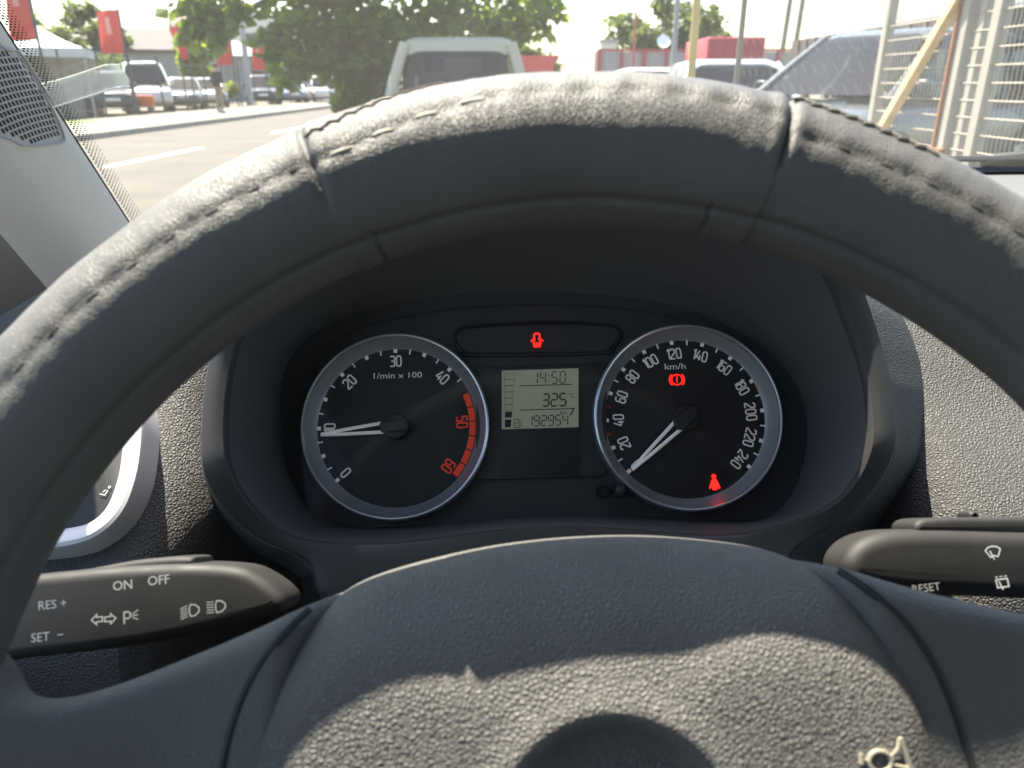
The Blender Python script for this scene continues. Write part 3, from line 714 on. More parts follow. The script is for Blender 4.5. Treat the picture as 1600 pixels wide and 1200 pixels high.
part(m3, 'horn_symbol', 'horn_metal', pad, Matrix.Translation((hp.x, hp.y, hz)))

# spokes
SPK = smooth_open([Vector(q) for q in ((0.055, 0.060, -0.060), (0.0725, 0.0568, -0.058), (0.087, 0.0515, -0.054), (0.100, 0.0470, -0.047), (0.1217, 0.0403, -0.038), (0.1345, 0.0378, -0.033), (0.143, 0.0385, -0.030), (0.1485, 0.0425, -0.032), (0.152, 0.0500, -0.036), (0.157, 0.0570, -0.042), (0.163, 0.0610, -0.05), (0.170, 0.062, -0.054))], 4)
def spoke_z(a, b):
    a = abs(a)
    for p, q in zip(SPK[:-1], SPK[1:]):
        if p.x <= a <= q.x:
            t = (a-p.x)/(q.x-p.x); bu, bl = p.y+(q.y-p.y)*t, p.z+(q.z-p.z)*t; break
    else: return -0.03
    k = abs(b-(bu+bl)/2)/((bu-bl)/2)
    if k >= 1: return -0.022
    c = k**(1/0.42); return -0.022+0.020*smoothstep(0.10, 0.165, a)+(0.017+0.001*smoothstep(0.14, 0.17, a))*math.sqrt(1-c*c)**0.75
def spoke(sx):
    mb = MB(); rings = []
    st = SPK
    for a, bu, bl in st:
        bm_, hh = (bu+bl)/2, (bu-bl)/2; dep = 0.017+0.001*smoothstep(0.14, 0.17, a); cc = -0.022+0.020*smoothstep(0.10, 0.165, a)-0.024*smoothstep(0.080, 0.064, a)
        ring = []
        for k in range(64):
            t = 2*pi*k/64; c, s_ = cos(t), sin(t)
            ring.append(Vector((sx*a, bm_+hh*math.copysign(abs(c)**0.42, c), cc+dep*math.copysign(abs(s_)**0.75, s_))))
        rings.append(ring)
    mb.loft(rings, True, True, True); return mb
for sx in (-1, 1): part(spoke(sx), 'spoke', 'spoke_leather', whl, auto=180)
for sx in (-1, 1):
    pts = [p for p in pad_s if p.x*sx > 0 and -0.05 < p.y < 0.056]; pts.sort(key=lambda p: p.y)
    mb = MB(); mb.tube([Vector((p.x*1.006, p.y*1.006, spoke_z(p.x*1.006, p.y*1.006)-0.0004)) for p in pts], 0.0011, 8); part(mb, 'pad_gap_shade', 'matt_black', whl)  # black tube drawn in place of the shade in the open joint
mb = MB(); rings = []
for b, w in ((-0.06, 0.05), (-0.09, 0.045), (-0.12, 0.04), (-0.15, 0.042), (-0.168, 0.05)):
    rings.append([Vector((w*math.copysign(abs(cos(t))**0.5, cos(t)), b, -0.016+0.014*math.copysign(abs(sin(t))**0.7, sin(t)))) for t in [2*pi*k/32 for k in range(32)]])
mb.loft(rings, True, True, True); part(mb, 'spoke', 'spoke_leather', whl)
mb = MB(); mb.lathe([(0.045, -0.08), (0.060, -0.06), (0.062, -0.045), (0.056, -0.040)], 40); part(mb, 'hub_shell', 'matt_black', whl)

# ------------------------------------------------------------------ stalks behind the wheel
def stalk(name, label, cat, outline, ridge, hc, bev):
    t = thing(name, label, cat, KM @ WHEEL)
    o = smooth_closed([on(WHEEL, x, y, hc) for x, y in outline], 4)
    mb = MB(); mb.pillow(o, hc-0.024, hc, bev, 6, both=True); part(mb, 'lever', 'stalk_plastic', t)
    r = smooth_closed([on(WHEEL, x, y, hc-0.006) for x, y in ridge], 3)
    mb = MB(); mb.pillow(r, hc-0.020, hc-0.0035, 0.0022, 4); part(mb, 'slider', 'stalk_plastic', t)
    return t
HS = -0.062
ls = stalk('indicator_stalk', 'black indicator stalk with ON OFF and headlamp symbols left of the column', 'stalk',
    [(-40,915),(20,902),(100,893),(190,885),(280,881),(335,882),(375,887),(400,898),(424,914),(440,931),(442,948),(426,960),(396,969),(350,982),(250,1004),(150,1018),(60,1028),(-40,1034),(-70,975)],
    [(110,897),(170,883),(230,873),(298,869),(308,878),(306,892),(230,897),(150,905)], HS, 0.0042)
LZS = HS+0.00005
def on_stalk(t, me, px, py, name='lettering'):
    p = on(WHEEL, px, py, HS); part(me, name, None, t, Matrix.Translation((p.x, p.y, LZS)) @ Matrix.Rotation(R(2.4), 4, 'Z'), label=None)
SC = (WHEEL @ on(WHEEL, 250, 940, HS)).dot(fwd)/FPX
on_stalk(ls, text_mesh('ON', 20*SC, 'print_grey', offset=0.00005), 192, 915)
on_stalk(ls, text_mesh('OFF', 20*SC, 'print_grey', offset=0.00005), 248, 907)
on_stalk(ls, text_mesh('RES +', 19*SC, 'print_dim'), 82, 945)
on_stalk(ls, text_mesh('SET  −', 19*SC, 'print_dim'), 74, 995)
def sym(t, mb, px, py, name, mat='print_grey'): on_stalk(t, mesh(mb, name, mat, False), px, py, name)
def arrow(s):
    return MB().ribbon([(s*k*SC, j*SC) for k, j in ((-9, 0), (-1, 7.5), (-1, 3.5), (8, 3.5), (8, -3.5), (-1, -3.5), (-1, -7.5))], 2.0*SC, 0, True)
sym(ls, arrow(1), 152, 968, 'arrow_symbol'); sym(ls, arrow(-1), 172, 967, 'arrow_symbol')
mb = MB(); mb.ribbon([(-8*SC, -10*SC), (-8*SC, 8*SC), (-1*SC, 8*SC), (2*SC, 5*SC), (2*SC, 1*SC), (-1*SC, -2*SC), (-6.9*SC, -2*SC)], 2.2*SC)
for dy in (-6, 0, 6): mb.ribbon([(5*SC, (1+dy*0.4)*SC), (14*SC, (2+dy*1.2)*SC)], 1.6*SC)
sym(ls, mb, 202, 964, 'parking_light_symbol')
def beam(slant):
    mb = MB(); mb.ribbon([(1*SC, 9*SC), (8*SC, 8*SC), (14*SC, 3*SC), (14*SC, -3*SC), (8*SC, -8*SC), (1*SC, -9*SC), (-1*SC, -4*SC), (-1*SC, 4*SC)], 2.0*SC, 0, True)
    for k in range(5): y = 8-4*k; mb.ribbon([(-4*SC, y*SC), (-15*SC, (y-slant)*SC)], 1.5*SC)
    return mb
sym(ls, beam(4), 297, 954, 'low_beam_symbol'); sym(ls, beam(0), 338, 948, 'high_beam_symbol')
rs = stalk('wiper_stalk', 'black wiper stalk with sunlit top edge and wiper symbols right of the column', 'stalk',
    [(1322,884),(1330,862),(1352,842),(1390,830),(1450,827),(1540,829),(1640,832),(1720,838),(1750,880),(1720,935),(1640,938),(1540,934),(1440,930),(1370,922),(1332,908)],
    [(1424,826),(1432,813),(1460,809),(1540,808),(1640,810),(1640,838),(1540,836),(1440,835)], HS, 0.0055)
mb = MB(); mb.ribbon([(-12*SC, 4*SC), (-7*SC, 8*SC), (0, 9.5*SC), (7*SC, 8*SC), (12*SC, 4*SC), (6*SC, -7*SC), (0, -5*SC), (-6*SC, -7*SC)], 2.0*SC, 0, True); mb.ribbon([(-1*SC, -11*SC), (-5*SC, 3*SC)], 2.0*SC, 0.00003)
sym(rs, mb, 1552, 863, 'wiper_symbol', 'print_white')
mb = MB(); mb.ribbon([(-9*SC, 5*SC), (9*SC, 5*SC), (9*SC, -7*SC), (-9*SC, -7*SC)], 2.0*SC, 0, True); mb.ribbon([(-5*SC, 2*SC), (-1*SC, -11*SC)], 2.0*SC, 0.00003)
for k in (-1, 0, 1): mb.ribbon([((k*7-2)*SC, 9*SC), ((k*7+2)*SC, 9*SC)], 1.6*SC)
sym(rs, mb, 1566, 910, 'rear_wiper_symbol', 'print_white')
on_stalk(rs, text_mesh('RESET', 17*SC, 'print_grey'), 1447, 919)
p = on(WHEEL, 1513, 806, HS-0.01); mb = MB(); mb.lathe([(0.001, 0.004), (0.0018, 0.003), (0.0018, -0.004)], 12, Matrix.Translation(p)); part(mb, 'slider_pip', 'stalk_plastic', rs)

# ------------------------------------------------------------------ windscreen, pillars, cabin shell
G0 = P(203, 347, 0.65); G1 = P(6, 40, 0.475); ROOFZ = 0.30
kz = (ROOFZ-G1.z)/(G1.z-G0.z); G2 = G1+(G1-G0)*kz
XC = 0.36
HEADER_Y = 0.27
def mirror(p): return Vector((2*XC-p.x, p.y, p.z))
def glass_p(u, v):                              # u 0..1 left to right, v 0..1 bottom to top
    e = G0*(1-v)+G2*v; hw = XC-e.x; x = e.x+2*hw*u
    q = abs(2*u-1)**3.2; yc = (0.985*(1-v)+HEADER_Y*v); y = e.y*q+yc*(1-q)
    z0 = G0.z*q+(-0.114)*(1-q); z1 = ROOFZ+0.02*(1-q)
    return Vector((x, y, z0*(1-v)+z1*v))
ws = thing('windscreen', 'slightly dusty curved windscreen glass with a dotted black border', 'windscreen', KM)
mb = MB(); mb.loft([[glass_p(i/40, j/16) for i in range(41)] for j in range(17)], closed=False); part(mb, 'glass', 'windscreen_glass', ws, auto=180)
mb = MB(); rnd = random.Random(3)
for side in (0, 1):
    L = (G2-G0).length; nrow = int(L/0.0020)
    for i in range(nrow):
        v = (i+0.5)/nrow
        for j in range(4):
            d = (0.0014+j*0.0017+(0.00085 if i % 2 else 0)); s = 0.00088*(1-0.14*j)
            u = d/ (2*(XC-(G0*(1-v)+G2*v).x)); u = u if side == 0 else 1-u
            p = glass_p(u, v); pu = (glass_p(u+0.002, v)-glass_p(u-0.002, v)).normalized(); pv = (glass_p(u, min(1, v+0.01))-glass_p(u, max(0, v-0.01))).normalized()
            n = pu.cross(pv).normalized(); n = n if n.y < 0 else -n
            mb.add([p+n*0.0015+(pu*cos(a)+pv*sin(a))*s for a in [k*pi/3 for k in range(6)]], [(0, 1, 2, 3, 4, 5)])
part(mb, 'dotted_border', 'frit_black', ws, smooth=False, kind='stuff')
mb = MB()
for side in (0, 1):
    row = []
    for i in range(25):
        v = i/24; f = 2*(XC-(G0*(1-v)+G2*v).x); us = (-0.012/f, 0.0006/f) if side == 0 else (1+0.012/f, 1-0.0006/f)
        row.append([glass_p(u, v)+Vector((0, -0.0016, 0)) for u in us])
    mb = MB(); mb.loft(row, closed=False); part(mb, 'black_border', 'frit_black', ws)

# pillar trim: a gently bulging shell between the glass edge and the door edge
I0 = P(66, 437, 0.60)
def pillar_p(s, t, side=0):                     # s up the pillar, t across from the glass
    g = G0*(1-s)+G2*s; off = (I0-G0)*(1.0-0.25*s)+Vector((0, -0.02, 0))*s
    g = g+(G0-G2).normalized()*0.03*(1-s)*0 + Vector((0.001, -0.0045, 0))
    p = g+off*t; p += Vector((0.42, -0.75, 0.40)).normalized()*(0.016*sin(pi*min(1, t*1.02))+0.004*smoothstep(0, 0.06, t))
    return mirror(p) if side else p
for side in (0, 1):
    t_ = thing('pillar_trim', ('light grey windscreen pillar trim with a slotted tweeter grille' if side == 0 else 'light grey windscreen pillar trim on the passenger side'), 'pillar trim', KM)
    mb = MB(); mb.loft([[pillar_p(-0.06+1.06*i/40, j/20, side) for j in range(21)] for i in range(41)], closed=False)
    part(mb, 'trim_shell', 'pillar_grey', t_, auto=180)
    if side == 0: ptrim = t_
    else: continue
    # tweeter grille: find its outline by projecting measured points on to the shell
    inv = None
    def hit(px, py):
        r = cray(px, py); best = (9, 0, 0)
        for i in range(0, 61):
            for j in range(0, 41):
                s, t2 = -0.05+0.8*i/60, j/40; p = pillar_p(s, t2); q = p.dot(fwd)
                e = (p/q-r).length
                if e < best[0]: best = (e, s, t2)
        s, t2 = best[1:]; st_ = 0.012
        for _ in range(14):
            for ds, dt in ((st_, 0), (-st_, 0), (0, st_), (0, -st_)):
                p = pillar_p(s+ds, t2+dt); e = (p/p.dot(fwd)-r).length
                if e < best[0]: best = (e, s+ds, t2+dt)
            s, t2 = best[1:]; st_ *= 0.75
        return Vector((s, t2))
    def surf(s, t2, dn):
        p = pillar_p(s, t2); a = pillar_p(s+0.01, t2)-p; b = pillar_p(s, t2+0.01)-p; n = a.cross(b).normalized(); n = n if n.dot(p) < 0 else -n
        return p+n*dn, a.normalized(), b.normalized(), n
    gp = [hit(x, y) for x, y in ((8,78),(28,84),(45,110),(66,145),(86,185),(96,208),(95,219),(70,224),(38,224),(15,214))]
    ctr = (gp[1]+gp[6])/2
    ext = [gp[0]+(gp[0]-gp[9])*0.0+Vector((0.10, 0.22)), gp[9]+Vector((0.06, 0.30))]
    ol = smooth_closed(gp+[gp[9]+Vector((0.06, 0.22)), gp[0]+Vector((0.03, 0.20))], 4)
    cg = sum((Vector(p) for p in ol), Vector((0, 0)))/len(ol)
    mb = MB(); rings = []
    for k, dn in ((1.07, 0.0002), (1.05, 0.0016), (1.01, 0.0018), (0.99, 0.0006), (0.97, 0.0004), (0.6, 0.0004), (0.3, 0.0004)):
        rings.append([surf(*(cg+(p-cg)*k), dn)[0] for p in ol])
    mb.loft(rings, True, False, True); gr = part(mb, 'tweeter_grille', 'grille_grey', ptrim)
    def inside(q, poly):
        c = False; n = len(poly)
        for i in range(n):
            a, b = poly[i], poly[i-1]
            if (a.y > q.y) != (b.y > q.y) and q.x < (b.x-a.x)*(q.y-a.y)/(b.y-a.y)+a.x: c = not c
        return c
    po = [cg+(p-cg)*0.95 for p in ol]; mb = MB()
    s0, s1 = min(p.x for p in po), max(p.x for p in po); t0, t1 = min(p.y for p in po), max(p.y for p in po)
    Ls = (G2-G0).length; Lt = (I0-G0).length; ds, dt = 0.0052/Ls, 0.0026/Lt
    i = 0; s = s0
    while s < s1:
        t2 = t0+(dt/2 if i % 2 else 0)
        while t2 < t1:
            if inside(Vector((s, t2)), po):
                p, a, b, n = surf(s, t2, 0.00075); mb.add([p+a*0.0018+b*0.0006, p-a*0.0018+b*0.0009, p-a*0.0018-b*0.0005, p+a*0.0018-b*0.0009], [(0, 1, 2, 3)])
            t2 += dt
        s += ds; i += 1
    part(mb, 'grille_slots', 'slot_black', gr, smooth=False, kind='stuff')

# clear ticket clip stuck on the glass by the pillar
cp = thing('ticket_clip', 'bent clear plastic ticket holder stuck to the windscreen by the pillar', 'ticket holder', KM)
top = [P(62, 132, 0.522), P(95, 124, 0.525), P(130, 113, 0.530), P(160, 103, 0.534), P(172, 101, 0.533), P(187, 101, 0.524)]
bot = [P(84, 168, 0.520), P(110, 160, 0.523), P(145, 149, 0.528), P(176, 139, 0.532), P(186, 137, 0.531), P(203, 136, 0.522)]
top, bot = smooth_open(top, 5), smooth_open(bot, 5)
th_ = Vector((0, -0.0011, 0.0003))
mb = MB(); mb.loft([[a for a in top], [b for b in bot]], closed=False); mb.loft([[a+th_ for a in top], [b+th_ for b in bot]], closed=False)
part(mb, 'clip_sheet', 'clear_plastic', cp)
mb = MB(); mb.tube([b+th_*0.5 for b in bot], 0.0007, 6); part(mb, 'clip_edge_glint', 'print_white', cp)  # edge-lit glint of the plastic put into a white tube
mb = MB(); mb.tube([a+th_*0.5 for a in top], 0.0004, 6); mb.tube([top[-1]+th_*0.5, bot[-1]+th_*0.5], 0.0005, 6); part(mb, 'clip_fold', 'clear_plastic', cp)

# wiper parked at the foot of the glass
wp = thing('windscreen_wiper', 'black wiper blade and arm lying along the foot of the windscreen', 'wiper', KM)
wpts = [glass_p(u, 0.02+0.012*sin(u*6))+Vector((0, 0.012, 0.006)) for u in [0.40+0.5*i/14 for i in range(15)]]
mb = MB(); mb.tube(wpts, 0.004, 6); part(mb, 'blade', 'wiper_black', wp)
mb = MB(); mb.tube([P(1535, 256, 0.95), P(1556, 250, 0.95), P(1600, 248, 0.95), P(1680, 252, 0.95)], [0.004, 0.008, 0.010, 0.010], 8); part(mb, 'arm', 'satin_dark', wp)

# cabin shell: roof lining, doors, floor and rear seat back, so that light enters as it does in a car
sh = thing('car_cabin', 'grey lined car cabin with roof, doors and bench behind the driver', 'car cabin', KM)
def roof_p(i, j):
    v = i/20; x = G2.x+(2*(XC-G2.x))*v; q = abs(2*v-1)**3.2
    yf = G2.y*q+HEADER_Y*(1-q); y = yf+(-1.6-yf)*j/12; return Vector((x, y, ROOFZ+0.02*(1-q)+0.05*sin(pi*min(1, j/12))))
mb = MB(); lo = [[roof_p(i, j) for i in range(21)] for j in range(13)]; mb.loft(lo, closed=False); mb.loft([[p+Vector((0, 0, 0.03)) for p in r] for r in lo], closed=False)
part(mb, 'roof_lining', 'headliner', sh, auto=180)
for side in (0, 1):
    def dpt(p): return mirror(p) if side else p
    mb = MB(); prof = [(-0.44, -0.17), (-0.40, -0.165), (-0.385, -0.19), (-0.39, -0.26), (-0.37, -0.34), (-0.34, -0.38), (-0.36, -0.44), (-0.40, -0.75)]
    mb.loft([[dpt(Vector((x-(0.03 if y > 0.3 else 0), y, z))) for x, z in prof] for y in (0.75, 0.62, 0.45, 0.2, -0.1, -0.5, -1.0, -1.6)], closed=False)
    part(mb, 'door', 'door_dark', sh)
    mb = MB(); mb.tube([dpt(Vector((-0.42, -0.45, -0.17))), dpt(Vector((-0.36, -0.50, 0.06))), dpt(Vector((-0.27, -0.52, 0.30)))], [0.05, 0.045, 0.04], 10); part(mb, 'door_pillar', 'headliner', sh)
    mb = MB(); mb.loft([[dpt(p) for p in r] for r in [[Vector((-0.425, 0.56, -0.165)), Vector((-0.425, -0.45, -0.165))], [Vector((-0.29, 0.20, 0.295)), Vector((-0.28, -0.52, 0.30))]]], closed=False)
    part(mb, 'side_window', 'side_glass', sh)
    mb = MB(); mb.add([dpt(Vector(q)) for q in ((-0.435, 0.74, -0.18), (-0.425, 0.50, -0.18), (-0.40, 0.50, -0.06), (-0.405, 0.60, -0.08))], [(0, 1, 2, 3)]); part(mb, 'mirror_triangle', 'door_dark', sh)
mb = MB(); mb.box((XC, -0.45, -0.78), (1.55, 2.4, 0.04)); part(mb, 'floor', 'door_dark', sh)
mb = MB(); mb.pillow(rrect(1.3, 0.75, 0.12, 6), -0.06, 0.06, 0.04, both=True); mb2 = MB(); mb2.add([(XC-0.62, -1.5, -0.1), (XC+0.62, -1.5, -0.1), (XC+0.55, -1.58, 0.34), (XC-0.55, -1.58, 0.34)], [(0, 1, 2, 3)]); part(mb2, 'rear_light_screen', 'door_dark', sh)  # unseen screen added over the rear window to cut light from behind
part(mb, 'seat_back', 'door_dark', sh, Matrix.Translation((XC, -1.35, -0.4)) @ Matrix.Rotation(pi/2, 4, 'X'))

# ================================================================== THE STREET
def struct(mb, name, mat, smooth=False): o = part(mb, name, mat, smooth=smooth); o['kind'] = 'structure'; return o
def sheet(x0, x1, y0, y1, z, nx=1, ny=1):
    mb = MB(); mb.add([(x0, y0, z), (x1, y0, z), (x1, y1, z), (x0, y1, z)], [(0, 1, 2, 3)]); return mb
struct(sheet(-400, 400, -150, 900, 0.0), 'ground', 'lot_ground')
struct(sheet(-9.3, 1.9, -60, 400, 0.008), 'road', 'asphalt')
mb = MB(); mb.add([(-13.4, -40, 0.13), (-9.42, -40, 0.13), (-9.42, 300, 0.13), (-13.4, 300, 0.13)], [(0, 1, 2, 3)]); struct(mb, 'pavement', 'paving')
kb = MB(); n = 0
kerb = part(MB().add([(-9.42, -40, 0.0), (-9.3, -40, 0.0), (-9.3, 300, 0.0), (-9.42, 300, 0.0)], [(0, 1, 2, 3)]), 'kerb', 'kerb_stone', smooth=False); kerb['kind'] = 'structure'
m_k = MB(); m_k.pillow(rrect(0.13, 0.985, 0.01, 2), 0, 0.14, 0.012, 2); m_k = mesh(m_k, 'kerb_stone', 'kerb_stone')
for i in range(44): part(m_k, 'kerb_stone', None, kerb, Matrix.Translation((-9.36, 8+i*1.0, 0.0)))
for y0 in (3.2, 11.6, 20.0, 28.4, 36.8):
    mb = sheet(-6.08, -5.93, y0, y0+3.7, 0.0125); o = struct(mb, 'lane_marking', 'road_paint')
mb = MB(); mb.add([(-13.4, 8, 0.134), (-11.9, 8, 0.134), (-12.2, 24, 0.134), (-13.4, 25, 0.134)], [(0, 1, 2, 3)]); struct(mb, 'verge', 'grass')

def xyz(px, Y, z):                 # place of a thing seen at column px, distance Y, height z
    d = Y*cos(PITCH)-(z-CAM_H)*sin(PITCH)*1.0; return Vector(((px-800)/FPX*d, Y, z))
def RZ(a): return Matrix.Rotation(R(a), 4, 'Z')

# ---------------- cars
def car(name, label, mat, kind, paint, group=None, fine=True):
    t = thing(name, label, 'van' if kind == 'van' else ('pickup' if kind == 'pickup' else 'car'), mat, group)
    S = {  # length, width, belt z, roof z, station lists (front = +x)
     'sedan': (4.4, 1.75, 0.92, 1.45, [(-2.2,.62,.80,.76),(-2.1,.40,.93,.84),(-1.2,.28,.95,.875),(0,.25,.94,.875),(0.9,.26,.93,.875),(1.6,.28,.86,.86),(2.1,.34,.74,.78),(2.2,.45,.62,.66)], (-1.75,-1.05,0.25,1.05)),
     'suv': (4.4, 1.80, 1.02, 1.62, [(-2.2,.55,.90,.78),(-2.1,.42,1.02,.86),(-1.2,.32,1.04,.90),(0,.30,1.03,.90),(0.9,.30,1.02,.90),(1.5,.32,.98,.88),(2.1,.38,.86,.80),(2.2,.5,.70,.66)], (-2.05,-1.75,0.35,1.15)),
     'mpv': (4.6, 1.85, 1.02, 1.70, [(-2.3,.50,.92,.80),(-2.2,.40,1.02,.88),(-1.2,.30,1.04,.92),(0,.28,1.02,.92),(1.0,.28,1.00,.92),(1.6,.30,.95,.90),(2.15,.36,.80,.82),(2.3,.48,.66,.66)], (-2.2,-1.9,0.55,1.55)),
     'van': (5.0, 1.95, 1.15, 2.05, [(-2.5,.45,1.10,.93),(-2.4,.40,1.16,.96),(-1.2,.30,1.17,.97),(0,.28,1.16,.97),(1.2,.28,1.14,.97),(1.8,.30,1.08,.95),(2.35,.38,.92,.88),(2.5,.5,.72,.72)], (-2.45,-2.35,0.85,1.75)),
     'pickup': (4.9, 1.80, 1.00, 1.63, [(-2.45,.55,1.0,.80),(-2.4,.48,1.04,.84),(-1.2,.42,1.04,.87),(0,.38,1.03,.875),(0.9,.38,1.02,.875),(1.6,.40,.98,.86),(2.3,.45,.86,.80),(2.45,.55,.72,.66)], (-0.75,-0.55,0.55,1.15))}[kind]
    L, Wd, bz, rz, st, (g0, g1, g2, g3) = S
    mb = MB(); rings = []
    for x, zl, zh, hw in [tuple(q) for q in smooth_open4(st, 4)]:
        ring = []
        for k in range(24):
            a = 2*pi*k/24; c, s = cos(a), sin(a)
            y = hw*math.copysign(abs(c)**0.35, c); z = (zl+zh)/2+(zh-zl)/2*math.copysign(abs(s)**0.45, s); y *= 1-0.06*max(0, s)
            ring.append(Vector((x, y, z)))
        rings.append(ring)
    mb.loft(rings, True, True, True); part(mb, 'body', paint, t)
    hb, hr = Wd/2*0.93, Wd/2*0.74
    B = [(g0, hb*0.93), (g0, -hb*0.93), (g3, -hb*0.96), (g3, hb*0.96)]; Tp = [(g1, hr*0.95), (g1, -hr*0.95), (g2, -hr), (g2, hr)]
    mb = MB(); rings = []
    for f in ((0.74, 0.84, 0.93, 1.0, 1.02) if kind == 'pickup' else (0.83, 0.91, 0.97, 1.0, 1.02)):
        ff = min(1, max(0, f)); pts = []
        sc = 1.0 if f < 0.9 else (0.985 if f < 0.99 else (0.94 if f < 1.01 else 0.80))
        base = [Vector((b[0]*(1-ff)+q[0]*ff, (b[1]*(1-ff)+q[1]*ff))) for b, q in zip(B, Tp)]
        cx = sum(p.x for p in base)/4
        base = [Vector((cx+(p.x-cx)*sc, p.y*sc)) for p in base]
        dense = []
        for i in range(4):
            for j in range(8): dense.append(base[i]*(1-j/8)+base[(i+1) % 4]*(j/8))
        for _ in range(1): dense = [(dense[i-1]+2*dense[i]+dense[(i+1) % 32])/4 for i in range(32)]
        z = bz+(rz-bz)*min(f, 1.0)+(0.025 if f > 1.01 else 0)
        rings.append([Vector((p.x, p.y, z)) for p in dense])
    mb.loft(rings, True, False, True); part(mb, 'roof', paint, t)
    def q3(i, f, e):        # point along base edge i (0 rear,1 right,2 front,3 left), f up, e along
        a = Vector(B[i])*(1-e)+Vector(B[(i+1) % 4])*e; b = Vector(Tp[i])*(1-e)+Vector(Tp[(i+1) % 4])*e
        p = a*(1-f)+b*f; return Vector((p.x, p.y, bz+(rz-bz)*f))
    def pane(nm, i, e0, e1, f0=0.02, f1=0.90, m='car_tint'):
        e0 += 0.03; e1 -= 0.03; pts = []
        n1 = ((q3(i, 0, 1)-q3(i, 0, 0)).cross(q3(i, 1, 0.5)-q3(i, 0, 0.5))).normalized(); c = q3(i, .5, .5); n1 = n1 if n1.dot(Vector((c.x-(g0+g3)/2, c.y, 0))) > 0 else -n1
        o = []
        for (u, v) in [((p.x+1)/2, (p.y+1)/2) for p in rrect(2, 2, 0.28, 4)]:
            o.append(q3(i, f0+(f1-f0)*v, e0+(e1-e0)*u)+n1*0.012)
        mb = MB(); mb.add(o, [tuple(range(len(o)))]); return part(mb, nm, m, t)
    def bar(nm, i, e, w, m):
        cxm = (g0+g3)/2
        o = [Vector((cxm+(q.x-cxm)*(1-0.045*f*f), q.y*(1-0.06*f*f), q.z)) for f in (-0.06, 0.3, 0.6, 0.92) for q in [q3(i, f, e)]]; mb = MB(); mb.tube(o, w, 8); part(mb, nm, m, t)
    for i in range(4): bar('pillar', i, 0.0, 0.065 if kind == 'pickup' else 0.045, paint)
    for i in (1, 3):
        for e in ((0.33, 0.64) if kind in ('suv', 'mpv', 'van') else ((0.5,) if kind != 'pickup' else ())): bar('pillar', i, e, 0.04, 'car_dark')
    mb = MB(); mb.pillow(rrect((g3-g0)*0.9, Wd*0.80, 0.1, 4, ((g0+g3)/2, 0)), bz-0.25, bz-0.03, 0.03, 2); part(mb, 'interior_deck', 'cloth_black', t)
    for sx_ in ((0.62,) if kind == 'pickup' else (0.30, 0.66)):
        for sy in (-1, 1):
            mb = MB(); mb.pillow(rrect(0.44, 0.42, 0.10, 4), -0.05, 0.05, 0.03, 3, both=True); so_ = part(mb, 'seat', 'cloth_black', t, frame((g0+(g3-g0)*sx_, sy*Wd*0.20, bz+0.05), (0, 1, 0), (0, 0, 1), (1, 0, 0)))
            mb = MB(); mb.pillow(rrect(0.26, 0.18, 0.06, 4), -0.04, 0.04, 0.03, 3, both=True); part(mb, 'headrest', 'cloth_black', so_, T((0, 0.32, 0)))
    pane('rear_window', 0, 0.06, 0.94, 0.02, 0.79 if kind == 'pickup' else 0.90); pane('windscreen', 2, 0.04, 0.96, 0.02, 0.92)
    for i in (1, 3):
        if kind == 'pickup': pane('side_window', i, 0.08, 0.92)
        else:
            cuts = (0.04, 0.33, 0.64, 0.96) if kind in ('suv', 'mpv', 'van') else (0.10, 0.48, 0.90)
            for a, b in zip(cuts[:-1], cuts[1:]): pane('side_window', i, a, b)
    r = 0.33 if kind in ('sedan',) else 0.36
    for sx in (-1, 1):
        for sy in (-1, 1):
            c = Vector((sx*L*0.295+(0.06 if sx > 0 else 0), sy*(Wd/2-0.10), r)); fr_ = T(c) @ Matrix.Rotation(-sy*pi/2, 4, 'X')
            w = part(MB(), 'wheel', 'tyre', t, fr_)
            mb = MB(); mb.lathe([(0.6*r, -0.10), (0.9*r, -0.10), (r, -0.07), (r, 0.07), (0.93*r, 0.105), (0.62*r, 0.108)], 28); part(mb, 'tyre', 'tyre', w)
            mb = MB(); mb.lathe([(0.63*r, 0.10), (0.58*r, 0.07), (0.2*r, 0.085), (0.001, 0.09)], 28); part(mb, 'rim', 'alloy', w)
        for sy in (-1, 1):
            zl = st[1][2] if sx < 0 else st[-2][2]
            mb = MB(); mb.pillow(rrect(0.34 if sx > 0 else 0.20, 0.15 if sx > 0 else 0.26, 0.05, 4), -0.05, 0.02, 0.012, 3)
            part(mb, 'headlamp' if sx > 0 else 'tail_lamp', 'head_lamp' if sx > 0 else 'tail_lamp', t, frame((sx*(L/2-0.045), sy*(Wd/2-0.27), zl-(0.26 if kind == 'pickup' else 0.10)), (0, sx, 0), (0, 0, 1), (sx, 0, 0)))
        mb = MB(); mb.pillow(rrect(0.50, 0.11, 0.01, 2), -0.02, 0.012, 0.003, 2); part(mb, 'number_plate', 'plate_white', t, frame((sx*(L/2+0.0), 0, 0.62), (0, sx, 0), (0, 0, 1), (sx, 0, 0)))
    for sy in (-1, 1):
        mb = MB(); mb.pillow(rrect(0.17, 0.15, 0.05, 4), -0.06, 0.05, 0.03, 3, both=True); part(mb, 'wing_mirror', paint if kind != 'mpv' else 'car_dark', t, frame((g3-0.30, sy*(Wd/2+0.05), bz+0.10), (0, 1, 0), (0, 0, 1), (1, 0, 0)))
    if kind == 'pickup':
        mb = MB(); mb.tube([(g1+0.15, 0, rz+0.02), (g1+0.10, 0, rz+0.14)], 0.012, 6); part(mb, 'aerial', 'wiper_black', t)
        mb = MB(); mb.pillow(rrect(1.45, 0.42, 0.05, 4), -0.02, 0.015, 0.01, 3); part(mb, 'tailgate', paint, t, frame((-2.44, 0, 0.80), (0, -1, 0), (0, 0, 1), (-1, 0, 0)))
    return t
